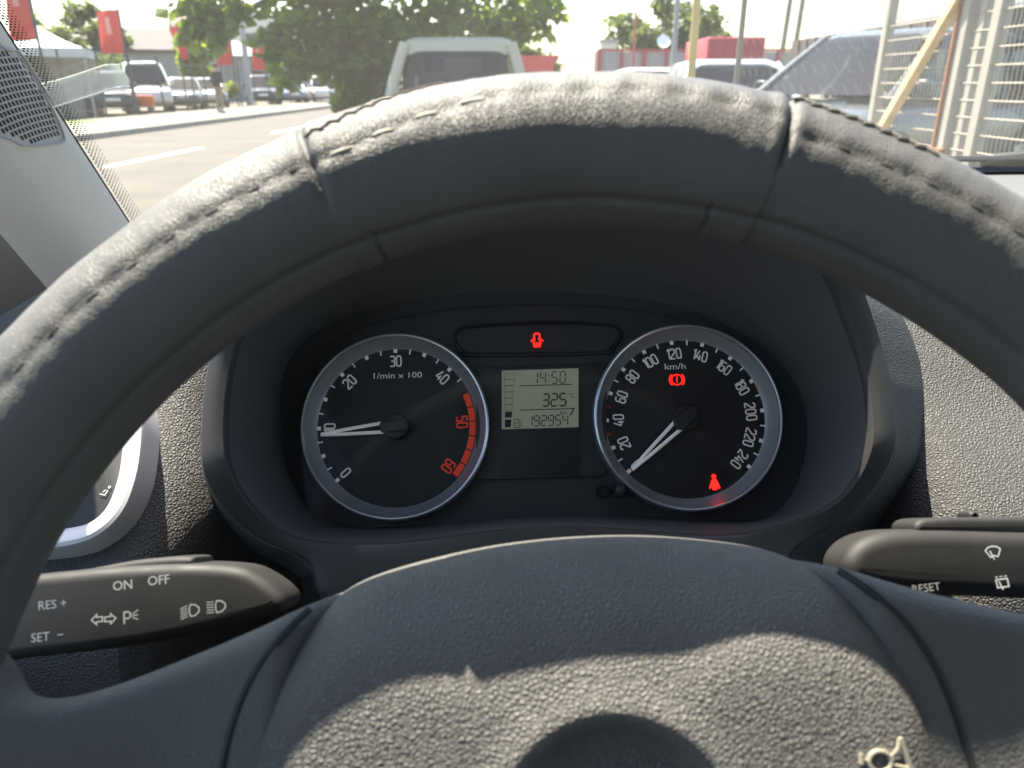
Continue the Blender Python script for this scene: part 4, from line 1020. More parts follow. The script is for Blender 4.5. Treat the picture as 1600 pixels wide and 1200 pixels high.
def smooth_open4(st, per):
    q = [tuple(2*a-b for a, b in zip(st[0], st[1]))]+list(st)+[tuple(2*a-b for a, b in zip(st[-1], st[-2]))]; out = []
    for i in range(1, len(q)-2):
        for j in range(per):
            t = j/per; out.append(tuple(0.5*(2*b+(c-a)*t+(2*a-5*b+4*c-d)*t*t+(3*b-a-3*c+d)*t**3) for a, b, c, d in zip(*q[i-1:i+3])))
    return out+[st[-1]]
car('parked_pickup', 'champagne pickup truck parked ahead under the big leafy tree', T((-0.62, 10.05, 0)) @ RZ(90), 'pickup', 'car_champagne')
car('parked_car', 'silver estate car with a plain tailgate parked behind the yellow pole', T((3.12, 12.4, 0)) @ RZ(86), 'sedan', 'car_silver')
car('parked_car', 'white car whose roof shows before the grey panel wall', T((3.0, 18.2, 0)) @ RZ(90), 'sedan', 'car_white')
car('parked_van', 'large silver people carrier parked behind the wire mesh gate', T((4.55, 9.6, 0)) @ RZ(215), 'mpv', 'car_grey')
car('parked_van', 'white van with dark windscreen parked behind the lot fence', T(xyz(232, 36, 0)) @ RZ(-62), 'van', 'car_white')
car('parked_car', 'dark blue car parked beneath the white tent side', T(xyz(175, 32, 0)) @ RZ(-60), 'suv', 'car_dark')
lot = [(120, 33, 'suv', 'car_grey', 'grey car half hidden behind the clear ticket holder'), (292, 40, 'sedan', 'car_grey', 'grey car parked next to the white van'), (325, 43, 'sedan', 'car_silver', 'small silver car parked behind the walking person'),
       (412, 46, 'suv', 'car_dark', 'dark car parked behind the street lamp foot'), (452, 50, 'sedan', 'car_blue', 'blue grey car parked right of the street lamp'), (505, 52, 'suv', 'car_white', 'white car parked beside the leafy tree trunk')]
for px, Y, kd, pt, lb in lot: car('parked_car', lb, T(xyz(px, Y, 0)) @ RZ(-65+random.uniform(-8, 8)), kd, pt, 'cars parked in the lot behind the fence')

# ---------------- trees
def tree(name, label, base, trunk_h, crown_c, crown_r, n_clump, n_leaf, leaf, clump_r, mat, seed, extra=None, group=None, trunk_r=0.14):
    rnd = random.Random(seed); b = Vector(base); t = thing(name, label, 'tree', T(b), group)
    cc = Vector(crown_c)-b; clumps = []
    while len(clumps) < n_clump:
        p = Vector((rnd.uniform(-1, 1), rnd.uniform(-1, 1), rnd.uniform(-1, 1)))
        if 0.25 < p.length < 1.0: clumps.append((cc+Vector((p.x*crown_r[0], p.y*crown_r[1], p.z*crown_r[2])), clump_r*rnd.uniform(0.6, 1.25)))
    for e in (extra or []): clumps.append((Vector(e[0])-b, e[1]))
    mb = MB(); top = Vector((rnd.uniform(-.1, .1), rnd.uniform(-.1, .1), trunk_h))
    mb.tube([(0, 0, -0.1), (0.02, 0.01, trunk_h*0.4), top], [trunk_r*1.25, trunk_r, trunk_r*0.75], 10); part(mb, 'trunk', 'bark', t)
    mb = MB()
    for p, r in clumps[::2]:
        mid = top.lerp(p, 0.5)+Vector((rnd.uniform(-.2, .2), rnd.uniform(-.2, .2), 0.15*(p-top).length))
        mb.tube(smooth_open([top*0.98, mid, p], 4), [trunk_r*0.4*(1-i/9.5)+0.008 for i in range(9)], 6)
    part(mb, 'limbs', 'bark', t, kind='stuff')
    mb = MB(); V = mb.v; Fc = mb.f
    per = n_leaf//len(clumps)
    for p, r in clumps:
        for _ in range(int(per*(r/clump_r)**1.5)):
            d = Vector((rnd.gauss(0, 1), rnd.gauss(0, 1), rnd.gauss(0, 1))).normalized()*r*rnd.random()**0.45; d.z *= 0.8
            c = p+d; s = leaf*rnd.uniform(0.6, 1.3)
            a = Vector((rnd.gauss(0, 1), rnd.gauss(0, 1), rnd.gauss(0, .6)-0.5)).normalized(); w = a.cross(Vector((rnd.gauss(0, 1), rnd.gauss(0, 1), rnd.gauss(0, 1)))).normalized(); n = a.cross(w)
            k = len(V); V += [c, c+a*s*0.45+w*s*0.36+n*s*0.08, c+a*s, c+a*s*0.45-w*s*0.36+n*s*0.08]; Fc += [(k, k+1, k+2), (k, k+2, k+3)]
    mb.m = [0]*len(Fc); me = bpy.data.meshes.new('crown'); me.from_pydata([tuple(p) for p in V], [], Fc); me.materials.append(MAT[mat])
    part(me, 'crown', None, t); return t
def xe(px, py, Y): return W(px, py, Y)
ex_ = [((xe(px, py, Y)), r) for px, py, Y, r in ((560,145,10.6,.24),(545,110,10.4,.4),(500,70,10.5,.45),(455,90,10.3,.32),(430,60,10.3,.25),(440,120,10.4,.13),(600,120,10.8,.42),(535,160,10.5,.13),(600,60,10.7,.5),(660,40,11,.5),(470,30,10.4,.45),
    (320,22,10,.26),(345,40,10,.2),(300,50,10,.14),(290,8,10,.2),(355,12,10,.24),(335,62,10,.10),(720,30,11.3,.5),(780,25,11.5,.4),(830,25,11.8,.36),(862,8,12,.22),(800,48,11.6,.22),(560,20,10.5,.5),(640,85,10.9,.32),(590,160,10.8,.15))]
tree('leafy_tree', 'big leafy tree hanging low over the champagne pickup', (-2.15, 10.6, 0), 2.1, (-1.6, 11.2, 3.6), (2.6, 1.8, 1.1), 30, 17000, 0.185, 0.6, 'leaf_near', 11, ex_, trunk_r=0.11)
def bgtree(label, px, Y, top_py, w_px, mat, seed, group=None, low=0.2, dense=1.0, name='background_tree'):
    ztop = W(px, top_py, Y).z; wr = w_px/2/FPX*Y; b = xyz(px, Y, 0); hz = ztop*(1-low)/2
    tree(name, label, b, ztop*0.45, (b.x, b.y, ztop-hz), (wr, wr*0.8, hz), 22, int(5200*dense), 0.30*Y/40+0.06, max(wr, hz)*0.34, mat, seed, None, group, 0.16)
bgtree('dark green conifer clump behind the red flag by the tent', 165, 55, 8, 90, 'leaf_far', 21)
bgtree('low round tree between the tent roof and the dark conifers', 112, 52, 42, 60, 'leaf_far', 22)
bgtree('pale sparse tree showing over the white tent peak', 78, 46, 18, 34, 'leaf_yellow', 23, low=0.5, dense=0.12)
bgtree('rounded green tree standing behind the grey panel wall', 1028, 42, 0, 145, 'leaf_far', 24)
bgtree('smaller tree half hidden behind the red box trailer', 1095, 46, 38, 60, 'leaf_far', 25)
bgtree('yellow green tree behind the far end of the mesh fence', 1600, 13, 40, 75, 'leaf_yellow', 26)
bgtree('dark small tree behind the pale gate posts', 1545, 24, 42, 60, 'leaf_far', 27)
bgtree('bushy tree beyond the red awning at the road end', 870, 90, 92, 60, 'leaf_far', 28)
bgtree('far low tree above the red awning', 832, 110, 78, 60, 'leaf_far', 29)
bgtree('slim green tree in front of the grey shed', 318, 48, 62, 34, 'leaf_yellow', 31)
def shrub(px, Y, top_py, w_px, mat, seed, label):
    b = xyz(px, Y, 0); zt = W(px, top_py, Y).z; wr = w_px/2/FPX*Y
    t = tree('hedge_shrub', label, b, zt*0.3, (b.x, b.y, zt*0.52), (wr, 0.8, zt*0.42), 14, 2600, 0.26, zt*0.3, mat, seed, None, 'shrubs along the grey shed', 0.05); t['category'] = 'shrub'
shrub(255, 47, 118, 120, 'leaf_yellow', 41, 'wide yellow green shrub behind the white van')
shrub(180, 44, 84, 90, 'leaf_far', 42, 'dark shrub mass beneath the red flag by the tent')
shrub(335, 52, 125, 70, 'leaf_yellow', 43, 'yellow green shrub behind the walking person')

# ---------------- left side: tent, flags, fence, buildings
tn = thing('party_tent', 'white peaked party tent with grey side walls beside the lot', 'tent', T(xyz(84, 29, 0)) @ RZ(22))
ze, za = W(150, 77, 29).z, W(62, 42, 29).z; hw = 1.55
mb = MB(); cr = [Vector((sx*hw, sy*hw, ze)) for sx, sy in ((-1, -1), (1, -1), (1, 1), (-1, 1))]; ap = Vector((0, 0, za+0.1))
mb.loft([cr]+[[c.lerp(ap, f)+Vector((0, 0, -0.10*sin(pi*f))) for c in cr] for f in (0.25, 0.5, 0.75, 0.97)], True, False, True); part(mb, 'roof_canvas', 'tent_white', tn, auto=20)
mb = MB(); mb.loft([[c+Vector((0, 0, 0.01)) for c in cr], [c*1.0+Vector((0, 0, -0.28)) for c in cr]]); part(mb, 'valance', 'tent_side', tn, smooth=False)
for sx, sy in ((-1, -1), (1, -1), (1, 1), (-1, 1)):
    mb = MB(); mb.tube([(sx*(hw-0.05), sy*(hw-0.05), 0), (sx*(hw-0.05), sy*(hw-0.05), ze-0.02)], 0.04, 8); part(mb, 'tent_leg', 'steel_grey', tn)
for a, b in (((-1, 1), (1, 1)), ((-1, -1), (-1, 1))):
    mb = MB(); mb.add([(a[0]*(hw-0.1), a[1]*(hw-0.1), 0), (b[0]*(hw-0.1), b[1]*(hw-0.1), 0), (b[0]*(hw-0.1), b[1]*(hw-0.1), ze-0.1), (a[0]*(hw-0.1), a[1]*(hw-0.1), ze-0.1)], [(0, 1, 2, 3)]); part(mb, 'side_canvas', 'tent_side', tn)
def flag(px0, py0, px1, py1, Y, label, taper=0.0, lean=0.1):
    a = W((px0+px1)/2, py0, Y); z1 = a.z; z0 = W((px0+px1)/2, py1, Y).z; w = (px1-px0)/FPX*Y
    t = thing('banner_flag', label, 'flag', T((a.x, Y, 0)), 'red banner flags along the lot fence')
    mb = MB(); mb.tube([(w/2+0.02, 0, 0), (w/2+0.02, 0, z1+0.05)], 0.035, 8); part(mb, 'flag_pole', 'steel_dark', t)
    mb = MB(); mb.tube([(w/2+0.02, 0, z1), (-w/2, 0, z1)], 0.02, 6); part(mb, 'flag_arm', 'steel_dark', t)
    def fp(u, v, dy=0.0): return Vector((w/2-w*u*(1-taper*(1-v)), 0.10*sin(u*5+v*3)*u+dy, z0+(z1-z0)*v-0.05*u))
    mb = MB(); mb.loft([[fp(i/10, j/16) for i in range(11)] for j in range(17)], closed=False); part(mb, 'flag_cloth', 'flag_red', t)
    mb = MB(); mb.loft([[fp(0.40+0.2*i/3, 0.45+0.4*j/8, -0.012) for i in range(4)] for j in range(9)], closed=False); part(mb, 'flag_emblem', 'flag_print', t)
flag(150, 16, 182, 82, 30, 'red banner flag hanging before the dark conifers')
flag(262, 41, 286, 92, 37, 'narrow twisted red banner flag near the white van', taper=0.7)
flag(335, 53, 357, 101, 40, 'red banner flag directly above the walking person')
flag(392, 67, 411, 108, 44, 'red banner flag right of the street lamp')
flag(478, 80, 494, 118, 51, 'red banner flag half hidden by the leafy tree')
flag(522, 88, 535, 122, 56, 'red banner flag in the gap of the leafy tree')
flag(-4, -60, 30, 62, 17.5, 'large pale red banner flag beside the windscreen pillar')
fn = thing('lot_fence', 'dark post and rail fence between pavement and parking lot', 'fence', T((-13.7, 30, 0)))
for k in range(22):
    mb = MB(); mb.tube([(0, -12+k*2.3, 0), (0, -12+k*2.3, 2.15)], 0.035, 6); part(mb, 'fence_post', 'steel_dark', fn)
for z in (0.35, 1.05, 1.9):
    mb = MB(); mb.tube([(0, -12, z), (0, 38, z)], 0.014, 5); part(mb, 'fence_rail', 'steel_dark', fn)
mb = MB()
for k in range(330):
    y = -12+k*0.15; mb.add([(0.0, y-0.007, 0.1), (0.0, y+0.007, 0.1), (0.0, y+0.007, 1.9), (0.0, y-0.007, 1.9)], [(0, 1, 2, 3)])
part(mb, 'fence_wires', 'wire_grey', fn, smooth=False, kind='stuff')
lb_ = xyz(393, 42, 0); lp_ = thing('street_lamp', 'tall grey street lamp on the pavement edge by the flags', 'street lamp', T((lb_.x, lb_.y, 0)))
mb = MB(); mb.tube([(0, 0, 0), (0, 0, 3), (0, 0, 7.6)], [0.17, 0.14, 0.08], 12); part(mb, 'lamp_post', 'steel_grey', lp_)
mb = MB(); mb.tube(smooth_open([(0, 0, 7.5), (0.3, 0, 8.0), (1.2, 0, 8.3)], 4), 0.05, 8); part(mb, 'lamp_arm', 'steel_grey', lp_)
mb = MB(); mb.pillow(rrect(0.7, 0.26, 0.1, 4), -0.06, 0.06, 0.04, 3, both=True); part(mb, 'lamp_head', 'steel_grey', lp_, T((1.5, 0, 8.3)))
# low fence of the far pavement, planter and barrier bits
for px, Y, lab in ((222, 31.5, 'orange road barrier lying beside the white van'),):
    b = xyz(px, Y, 0); t = thing('road_barrier', lab, 'barrier', T(b))
    mb = MB(); mb.pillow(rrect(1.1, 0.42, 0.08, 4), -0.1, 0.1, 0.04, 3, both=True); part(mb, 'barrier_panel', 'orange', t, T((0, 0, 0.55)) @ Matrix.Rotation(pi/2, 4, 'X'))
    for s in (-1, 1):
        mb = MB(); mb.box((s*0.4, 0, 0.17), (0.1, 0.4, 0.34)); part(mb, 'barrier_foot', 'steel_dark', t)
def gable(name, label, cat, mat, L, Wd, he, hr, wall, roof, eave=0.4, wins=0, doors=0):
    t = thing(name, label, cat, mat)
    mb = MB(); b = [Vector((sx*L/2, sy*Wd/2, 0)) for sx, sy in ((-1, -1), (1, -1), (1, 1), (-1, 1))]
    mb.loft([b, [p+Vector((0, 0, he)) for p in b]], True)
    mb.add([(-L/2, -Wd/2, he), (-L/2, Wd/2, he), (-L/2, 0, hr-0.06)], [(0, 1, 2)]); mb.add([(L/2, -Wd/2, he), (L/2, Wd/2, he), (L/2, 0, hr-0.06)], [(0, 1, 2)]); part(mb, 'wall', wall, t, smooth=False)
    k = (hr-he)/(Wd/2); e = eave
    for s in (-1, 1):
        mb = MB(); q = [Vector((-L/2-e, s*(Wd/2+e), he-k*e)), Vector((L/2+e, s*(Wd/2+e), he-k*e)), Vector((L/2+e, 0, hr)), Vector((-L/2-e, 0, hr))]
        mb.loft([q, [p+Vector((0, 0, 0.12)) for p in q]], True, True, True); part(mb, 'roof', roof, t, smooth=False)
    for i in range(wins):
        x = -L/2+L*(i+0.5)/wins; mb = MB(); mb.box((x, -Wd/2-0.01, he*0.55), (1.0, 0.06, 1.0)); f = part(mb, 'window', 'steel_white', t, smooth=False)
        mb = MB(); mb.box((x, -Wd/2-0.045, he*0.55), (0.86, 0.02, 0.86)); part(mb, 'pane', 'car_glass', f, smooth=False)
    return t
p = xyz(330, 62, 0); gable('storage_shed', 'long low grey shed behind the parked cars', 'shed', T(p) @ RZ(38), 26, 9, 3.0, 4.1, 'wall_grey', 'wall_grey', 0.3, 6)
p = xyz(252, 58, 0); gable('workshop_building', 'dark roofed workshop with pale gable panel behind the twisted flag', 'building', T(p) @ RZ(20), 9, 7, 3.3, 4.6, 'wall_grey', 'roof_dark', 0.4, 3)
p = xyz(400, 72, 0); gable('hipped_house', 'house with brown tiled roof behind the street lamp', 'house', T(p) @ RZ(25), 11, 9, 4.1, 6.4, 'wall_brown', 'roof_brown', 0.7, 4)
mb = MB(); c_ = xyz(412, 66, 0); tw = thing('plain_block', 'pale flat roofed block beside the brown roofed house', 'building', T(c_))
mb.box((0, 0, 3.0), (3, 3, 6.0)); part(mb, 'wall', 'panel_cream', tw, smooth=False)
mb = MB(); mb.box((0, 0, 6.05), (3.3, 3.3, 0.16)); part(mb, 'roof', 'wall_grey', tw, smooth=False)
mb = MB(); mb.box((0, -1.52, 4.3), (0.9, 0.06, 1.0)); part(mb, 'window', 'car_glass', tw, smooth=False)

# ---------------- ahead: panel wall, red trailer, poles
pw = thing('panel_wall', 'grey metal panel wall with dark red posts across the yard', 'wall', T((3, 27, 0)))
yw = 27.0; xa, xb = W(936, 95, yw).x, W(1250, 95, yw).x; zt = W(1000, 80, yw).z
npan = 9
for k in range(npan):
    x0, x1 = xa+(xb-xa)*k/npan, xa+(xb-xa)*(k+1)/npan; mb = MB(); mb.box(((x0+x1)/2-3, 0.0, zt/2), (x1-x0-0.04, 0.05, zt-0.04)); part(mb, 'panel', 'panel_grey', pw, smooth=False)
    for r_ in range(3):
        mb = MB(); mb.box((x0+(x1-x0)*(r_+1)/4-3, -0.035, zt/2), (0.03, 0.025, zt-0.1)); part(mb, 'panel_rib', 'panel_grey', pw, smooth=False)
for k in range(npan+1):
    x0 = xa+(xb-xa)*k/npan; mb = MB(); mb.box((x0-3, -0.06, zt/2+0.03), (0.10 if k % 2 else 0.14, 0.1, zt+0.06)); part(mb, 'post', 'post_red', pw, smooth=False)
mb = MB(); mb.box(((xa+xb)/2-3, -0.02, zt+0.03), (xb-xa, 0.14, 0.07)); part(mb, 'cap_rail', 'post_red', pw, smooth=False)
sw = thing('side_wall', 'cream rendered wall running away beside the road', 'wall', T((xa, yw, 0)))
for k in range(6):
    mb = MB(); mb.box((-0.06, 0.3+k*3.2+1.55, zt/2-0.03), (0.1, 3.1, zt-0.1)); part(mb, 'panel', 'panel_cream', sw, smooth=False)
    mb = MB(); mb.box((-0.06, 0.25+k*3.2, zt/2), (0.16, 0.16, zt)); part(mb, 'post', 'panel_cream', sw, smooth=False)
# things on top of / behind the wall
bx_ = xyz(945, 29, 0); t = thing('site_cabin', 'small pale cabin box rising behind the wall corner', 'cabin', T(bx_)); zb = W(945, 66, 29).z
mb = MB(); mb.box((0, 0, zb/2), (0.55, 0.6, zb)); part(mb, 'wall', 'panel_cream', t, smooth=False); mb = MB(); mb.box((0.02, 0, zb+0.03), (0.65, 0.7, 0.08)); part(mb, 'roof', 'steel_grey', t, smooth=False)
ds = W(1035, 76, 28.5); t = thing('satellite_dish', 'pale satellite dish standing behind the panel wall', 'satellite dish', T((ds.x, 28.5, 0)))
mb = MB(); mb.tube([(0, 0, 0), (0, 0, ds.z+0.1)], 0.05, 8); part(mb, 'mast', 'steel_grey', t)
mb = MB(); mb.lathe([(0.001, 0.0), (0.12, 0.02), (0.23, 0.07)], 24); part(mb, 'dish', 'tent_white', t, T((0, -0.1, ds.z+0.2)) @ Matrix.Rotation(R(62), 4, 'X'))
a = W(1131, 62, 22); zb_ = a.z; tr = thing('box_trailer', 'dark red box trailer parked behind the silver estate car', 'trailer', T((a.x, 22, 0)))
mb = MB(); mb.pillow(rrect(1.45, 2.6, 0.06, 3), 0.75, zb_, 0.05, 3); part(mb, 'box', 'paint_red', tr)
for k in range(5):
    mb = MB(); mb.box((-0.58+k*0.29, -1.315, (zb_+0.75)/2), (0.03, 0.03, zb_-0.9)); part(mb, 'rib', 'paint_red', tr, smooth=False)
mb = MB(); mb.box((0, 0, 0.62), (1.2, 2.5, 0.14)); part(mb, 'chassis', 'steel_dark', tr, smooth=False)
for sx in (-1, 1):
    mb = MB(); mb.lathe([(0.2, -0.1), (0.34, -0.08), (0.36, 0), (0.34, 0.08), (0.2, 0.1)], 24); part(mb, 'wheel', 'tyre', tr, T((sx*0.65, 0.2, 0.36)) @ Matrix.Rotation(pi/2, 4, 'Y'))
a = W(840, 88, 46); rt = thing('parked_truck', 'light red tipper truck at the far end of the road', 'truck', T((a.x, 46, 0)))
mb = MB(); z1 = a.z; rings = [[Vector((x, y, z)) for x, y in ((-w, -1.6), (w, -1.6), (w, 1.6), (-w, 1.6))] for w, z in ((0.78, z1-0.85), (0.82, z1-0.7), (1.0, z1))]; mb.loft(rings, True, True, False); part(mb, 'tipper_body', 'truck_red', rt, smooth=False)
mb = MB(); mb.box((0, 0, 0.85), (0.9, 4.2, 0.3)); part(mb, 'chassis', 'steel_dark', rt, smooth=False)
mb = MB(); mb.pillow(rrect(1.8, 1.5, 0.15, 4), 0.7, z1-0.1, 0.12, 3); part(mb, 'cab', 'truck_red', rt, T((0, 2.5, 0)))
for sx in (-1, 1):
    for y in (-1.1, 2.4):
        mb = MB(); mb.lathe([(0.25, -0.14), (0.46, -0.12), (0.48, 0), (0.46, 0.12), (0.25, 0.14)], 24); part(mb, 'wheel', 'tyre', rt, T((sx*0.72, y, 0.48)) @ Matrix.Rotation(pi/2, 4, 'Y'))
def pole(name, label, px, Y, h, r, mat, cat='pole', lean=0.0, group=None):
    b = xyz(px, Y, 1.5); t = thing(name, label, cat, T((b.x, Y, 0)), group)
    mb = MB(); mb.tube([(0, 0, 0), (lean*0.5, 0, h*0.5), (lean, 0, h)], [r*1.05, r, r*0.95], 10); part(mb, 'shaft', mat, t)
    mb = MB(); mb.lathe([(r*1.6, 0), (r*1.6, 0.03), (r*1.15, 0.05)], 10); part(mb, 'base_plate', mat, t)
    mb = MB(); mb.lathe([(r*1.0, h), (r*1.08, h+0.01), (r*0.6, h+0.05), (0.001, h+0.06)], 10, T((lean, 0, 0))); part(mb, 'cap', mat, t); return t
pole('yellow_pole', 'yellow painted steel pole between the white car and silver estate car', 1083, 9.2, 3.2, 0.045, 'pole_yellow')
pole('fence_pole', 'thin grey weathered pole in front of the silver estate car', 1157, 7.4, 3.2, 0.026, 'wood_pole')
pole('fence_pole', 'slim dark post before the grey panel wall', 989, 20, 2.7, 0.03, 'post_red')
pole('fence_pole', 'slim grey pole beside the white car roof', 1052, 14, 2.55, 0.045, 'steel_grey')
for px, lab in ((1214, 'wooden utility pole left of its twin behind the dark shed'), (1233, 'wooden utility pole right of its twin behind the dark shed')):
    t = pole('utility_pole', lab, px, 34, 8.5, 0.10, 'wood_pole', 'utility pole', 0.35)
    mb = MB(); mb.box((0.33, 0, 8.0), (1.3, 0.1, 0.1)); part(mb, 'crossarm', 'wood_pole', t, smooth=False)
    for q in (-0.5, 0.5):
        mb = MB(); mb.lathe([(0.03, 0), (0.05, 0.04), (0.03, 0.12), (0.001, 0.14)], 10, T((0.33+q, 0, 8.05))); part(mb, 'insulator', 'tent_white', t)
a = W(1250, 62, 17); b_ = W(1510, 24, 10.5)
shd = thing('dark_shed', 'dark roofed open shed behind the silver people carrier', 'shed', T((a.x, 17, 0)))
v = Vector((b_.x-a.x, b_.y-17, 0)); ln = v.length; ang = math.atan2(v.y, v.x)
mb = MB(); q = [Vector((-0.5, 0, a.z-0.42)), Vector((ln+0.6, 0, a.z-0.34)), Vector((ln+0.6, 4.0, a.z+0.3)), Vector((-0.5, 4.0, a.z+0.2))]
q2 = [Vector((-0.5, 0, a.z)), Vector((ln+0.6, 0, b_.z)), Vector((ln+0.6, 4, b_.z+0.7)), Vector((-0.5, 4, a.z+0.65))]
mb.loft([q, q2], True, True, True); part(mb, 'roof', 'roof_dark', shd, RZ(math.degrees(ang)), smooth=False)
for k in range(14):
    x = ln*k/13; z0_, z1_ = a.z-0.42, a.z+(b_.z-a.z)*k/13; mb = MB(); mb.box((x, -0.02, (z0_+z1_)/2), (0.05, 0.04, z1_-z0_)); part(mb, 'fascia_rib', 'roof_brown', shd, RZ(math.degrees(ang)), smooth=False)
for k in range(5):
    mb = MB(); mb.box((ln*k/4, 0.25, (a.z-0.4)/2), (0.14, 0.14, a.z-0.38)); part(mb, 'post', 'wall_brown', shd, RZ(math.degrees(ang)), smooth=False)
mb = MB(); mb.box((ln/2, 3.6, (a.z-0.1)/2), (ln, 0.12, a.z)); part(mb, 'back_wall', 'wall_brown', shd, RZ(math.degrees(ang)), smooth=False)

# ---------------- mesh gate and fence on the right
FX = 2.16
def fY(px): return None
def at_fence(px):                   # distance along the fence line x = FX for an image column, at eye height
    d = FX*FPX/(px-800); return d/cos(PITCH)*1.0
yA, yB, yC, yD = at_fence(1374), at_fence(1497), at_fence(1543), at_fence(1700)
gt = thing('mesh_gate', 'white steel gate of welded wire mesh with a rusty diagonal brace', 'gate', T((FX, yB, 0)))
HT = 2.6
def gbar(nm, p0, p1, w, m): 
    p0, p1 = Vector(p0), Vector(p1); d = (p1-p0); 
    mb = MB(); z = d.normalized(); x = Vector((1, 0, 0)); y = z.cross(x).normalized(); x = y.cross(z)
    rings = [[p+(x*a+y*b)*w/2 for a, b in ((-1, -1), (1, -1), (1, 1), (-1, 1))] for p in (p0, p1)]
    mb.loft(rings, True, True, True); return part(mb, nm, m, gt, smooth=False)
gbar('gate_post', (0, yA-yB, 0), (0, yA-yB, HT), 0.052, 'steel_white')
gbar('gate_post', (0, 0, 0), (0, 0, HT), 0.072, 'steel_white')
gbar('gate_post', (0.01, -0.105, 0), (0.01, -0.105, HT), 0.04, 'steel_white')
gbar('gate_post', (0, yC-yB, 0), (0, yC-yB, HT), 0.058, 'steel_white')
gbar('gate_post', (0, yD-yB, 0), (0, yD-yB, HT), 0.058, 'steel_white')
pa, pb = W(1495, 0, yB+0.1), W(1402, 205, yA-0.12)
br0 = Vector((FX-0.045, 0, 0)); y1_, z1_ = at_fence(1486), W(1492, 0, at_fence(1486)).z; y0_, z0_ = at_fence(1402), W(1402, 205, at_fence(1402)).z
kk = (z1_-z0_)/(y1_-y0_)
gbar('brace', (-0.05, y0_-yB+(0.25-z0_)/kk, 0.25), (-0.05, y1_-yB+(HT-0.2-z1_)/kk, HT-0.2), 0.045, 'rust_cream')
gbar('angle_edge', (-0.045, 0.035, 0.1), (-0.045, 0.035, HT-0.05), 0.014, 'rust')
gbar('hinge', (-0.05, -0.07, 0.84), (-0.05, 0.06, 0.84), 0.03, 'rust')
ny = 0
def wire(mb, p0, p1, r):
    mb.tube([p0, p1], r, 4, False)
for (ya_, yb_) in ((yA-yB, 0.0), (0.0, yC-yB), (yC-yB, yD-yB)):
    lo_, hi_ = min(ya_, yb_), max(ya_, yb_); k = 0
    for k in range(24):
        z = 0.18+k*0.075
        if z > 1.50: break
        mb = MB(); wire(mb, (-0.01, lo_, z), (-0.01, hi_, z), 0.0030); part(mb, 'mesh_bar', 'wire_pale', gt)
    n = int((hi_-lo_)/0.034)
    for i in range(1, n):
        y = lo_+(hi_-lo_)*i/n; mb = MB(); pts = [(-0.004+0.006*(j % 2), y, 0.15+j*0.075) for j in range(19)]
        mb.tube(pts, 0.0028, 4, False); part(mb, 'mesh_wire', 'wire_pale', gt)
# chain-link netting stretched along the same line
cn = thing('chain_link_fence', 'thin grey chain link netting stretched along the yard fence line', 'fence', T((FX, 5, 0)))
mb = MB(); s = 0.20; y0n, y1n = yD-5, at_fence(1157)-5+0.2
for i in range(int((y1n-y0n)/s)):
    for par in (0, 1):
        pts = [(0.03+0.004*(j % 2), y0n+(i+0.5*((j+par) % 2)+0.25)*s+(0.004 if par else -0.004), 0.1+j*0.066) for j in range(39)]
        mb.tube(pts, 0.0009, 3, False)
part(mb, 'netting', 'wire_grey', cn, smooth=False, kind='stuff')
for px in (1157,):
    pass
for z in (0.12, 2.62):
    mb = MB(); mb.tube([(0.035, y0n, z), (0.035, y1n, z)], 0.003, 5); part(mb, 'line_wire', 'wire_grey', cn)

# ---------------- the person on the pavement
pb_ = xyz(346, 30.5, 0.13)
pn = thing('person', 'person in black top and khaki trousers walking on the pavement', 'person', T((pb_.x, 30.5, 0.13)) @ RZ(160))
J = {'pel': (0, 0, .92), 'sp': (0, .01, 1.12), 'ch': (0, .0, 1.34), 'nk': (0, .0, 1.48), 'hd': (0, -.02, 1.56), 'ht': (0, -.01, 1.70),
     'shl': (.17, 0, 1.40), 'ell': (.25, .05, 1.15), 'wrl': (.20, -.10, 0.96), 'hal': (.17, -.14, .89), 'shr': (-.17, 0, 1.40), 'elr': (-.26, .06, 1.14), 'wrr': (-.24, -.02, .92), 'har': (-.23, -.05, .84),
     'hpl': (.09, 0, .88), 'knl': (.11, -.05, .50), 'anl': (.11, .02, .09), 'tol': (.12, -.15, .03), 'hpr': (-.09, 0, .88), 'knr': (-.11, -.02, .50), 'anr': (-.13, .12, .09), 'tor': (-.14, -.04, .03)}
RAD = {'pel': .135, 'sp': .125, 'ch': .15, 'nk': .058, 'hd': .088, 'ht': .075, 'sh': .07, 'el': .048, 'wr': .034, 'ha': .036, 'hp': .09, 'kn': .062, 'an': .045, 'to': .04}
names = list(J); E = [('pel','sp'),('sp','ch'),('ch','nk'),('nk','hd'),('hd','ht'),('ch','shl'),('shl','ell'),('ell','wrl'),('wrl','hal'),('ch','shr'),('shr','elr'),('elr','wrr'),('wrr','har'),('pel','hpl'),('hpl','knl'),('knl','anl'),('anl','tol'),('pel','hpr'),('hpr','knr'),('knr','anr'),('anr','tor')]
me = bpy.data.meshes.new('body'); me.from_pydata([J[n_] for n_ in names], [(names.index(a), names.index(b)) for a, b in E], [])
bo = bpy.data.objects.new('body_source', me); COL.objects.link(bo)
sk = bo.modifiers.new('skin', 'SKIN'); ss = bo.modifiers.new('sub', 'SUBSURF'); ss.levels = 2; ss.render_levels = 2
for i, n_ in enumerate(names):
    r = RAD.get(n_) or RAD[n_[:2]]; me.skin_vertices[0].data[i].radius = (r, r*0.8 if n_ in ('ch', 'sp', 'pel') else r)
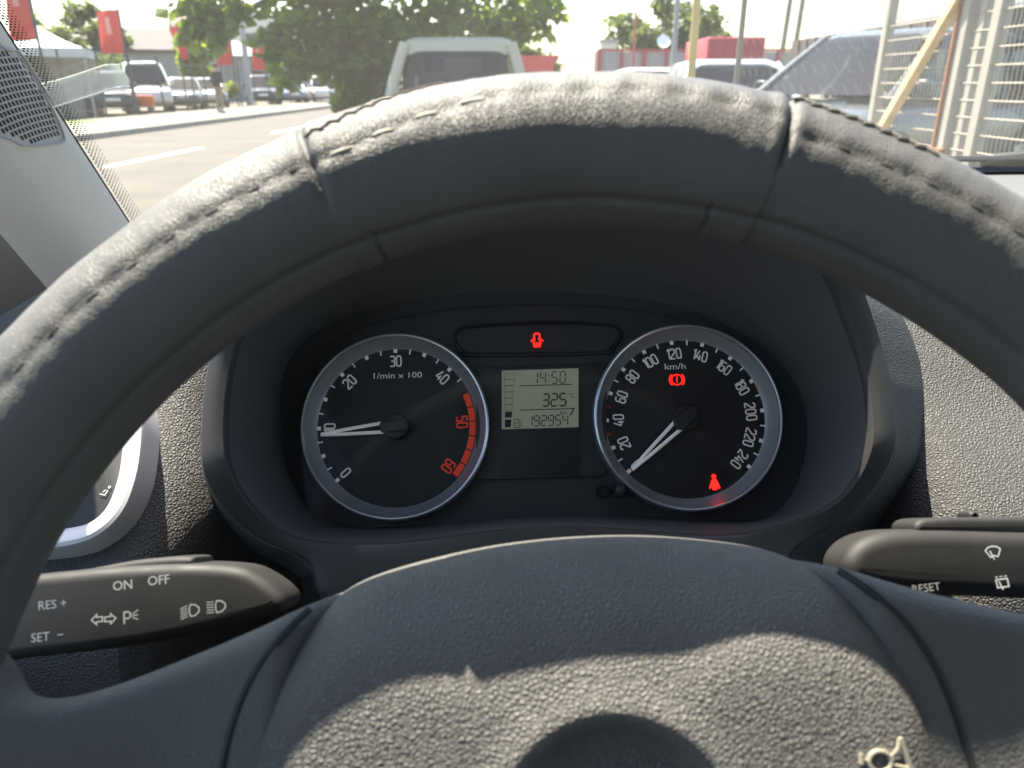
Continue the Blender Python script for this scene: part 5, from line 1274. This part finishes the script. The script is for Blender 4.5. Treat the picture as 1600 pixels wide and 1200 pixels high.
me.skin_vertices[0].data[0].use_root = True
bpy.context.view_layer.update()
bme = bpy.data.meshes.new_from_object(bo.evaluated_get(bpy.context.evaluated_depsgraph_get())); bpy.data.objects.remove(bo)
bme.materials.clear()
for m_ in ('skin', 'cloth_black', 'cloth_khaki'): bme.materials.append(MAT[m_])
for f in bme.polygons:
    z = f.center.z; f.use_smooth = True; hand = z < 0.945 and (abs(f.center.x) > 0.16) and z > 0.75
    f.material_index = 0 if (z > 1.47 or hand) else (1 if (z > 0.93 or z < 0.10 or abs(f.center.x) > 0.19) else 2)
part(bme, 'body', None, pn)
mb = MB(); mb.lathe([(0.001, 1.745), (0.06, 1.735), (0.095, 1.69), (0.10, 1.63), (0.085, 1.60)], 20, T((0, 0.012, 0))); part(mb, 'hair', 'hair', pn)
for sx, hx in ((1, J['hal']), (-1, J['har'])):
    mb = MB()
    for k in range(5):
        L_ = (0.055, .075, .08, .075, .06)[k]; o = Vector(hx)+Vector(((k-2)*0.014*sx, 0.0, -0.02)); mb.tube([o, o+Vector((0, -0.012, -L_*0.5)), o+Vector((0, -0.03, -L_))], [.010, .009, .006], 5)
    part(mb, 'fingers', 'skin', pn)

# ---------------- unseen driver's seat, added behind the camera to hold back light
ds_ = thing('driver_seat', 'unseen dark driver seat with headrest, added to block light from behind', 'seat', KM @ T((X0, -0.42, -0.60)))
mb = MB(); mb.pillow(rrect(0.50, 0.62, 0.12, 6), -0.07, 0.07, 0.05, 5, both=True); part(mb, 'backrest', 'door_dark', ds_, T((0, -0.04, 0.38)) @ Matrix.Rotation(R(70), 4, 'X'))
mb = MB(); mb.pillow(rrect(0.50, 0.50, 0.10, 6), -0.08, 0.08, 0.05, 5, both=True); part(mb, 'cushion', 'door_dark', ds_, T((0, 0.22, 0.08)))
mb = MB(); mb.pillow(rrect(0.27, 0.19, 0.07, 6), -0.05, 0.05, 0.04, 5, both=True); part(mb, 'headrest', 'door_dark', ds_, T((0, -0.16, 0.80)) @ Matrix.Rotation(R(75), 4, 'X'))
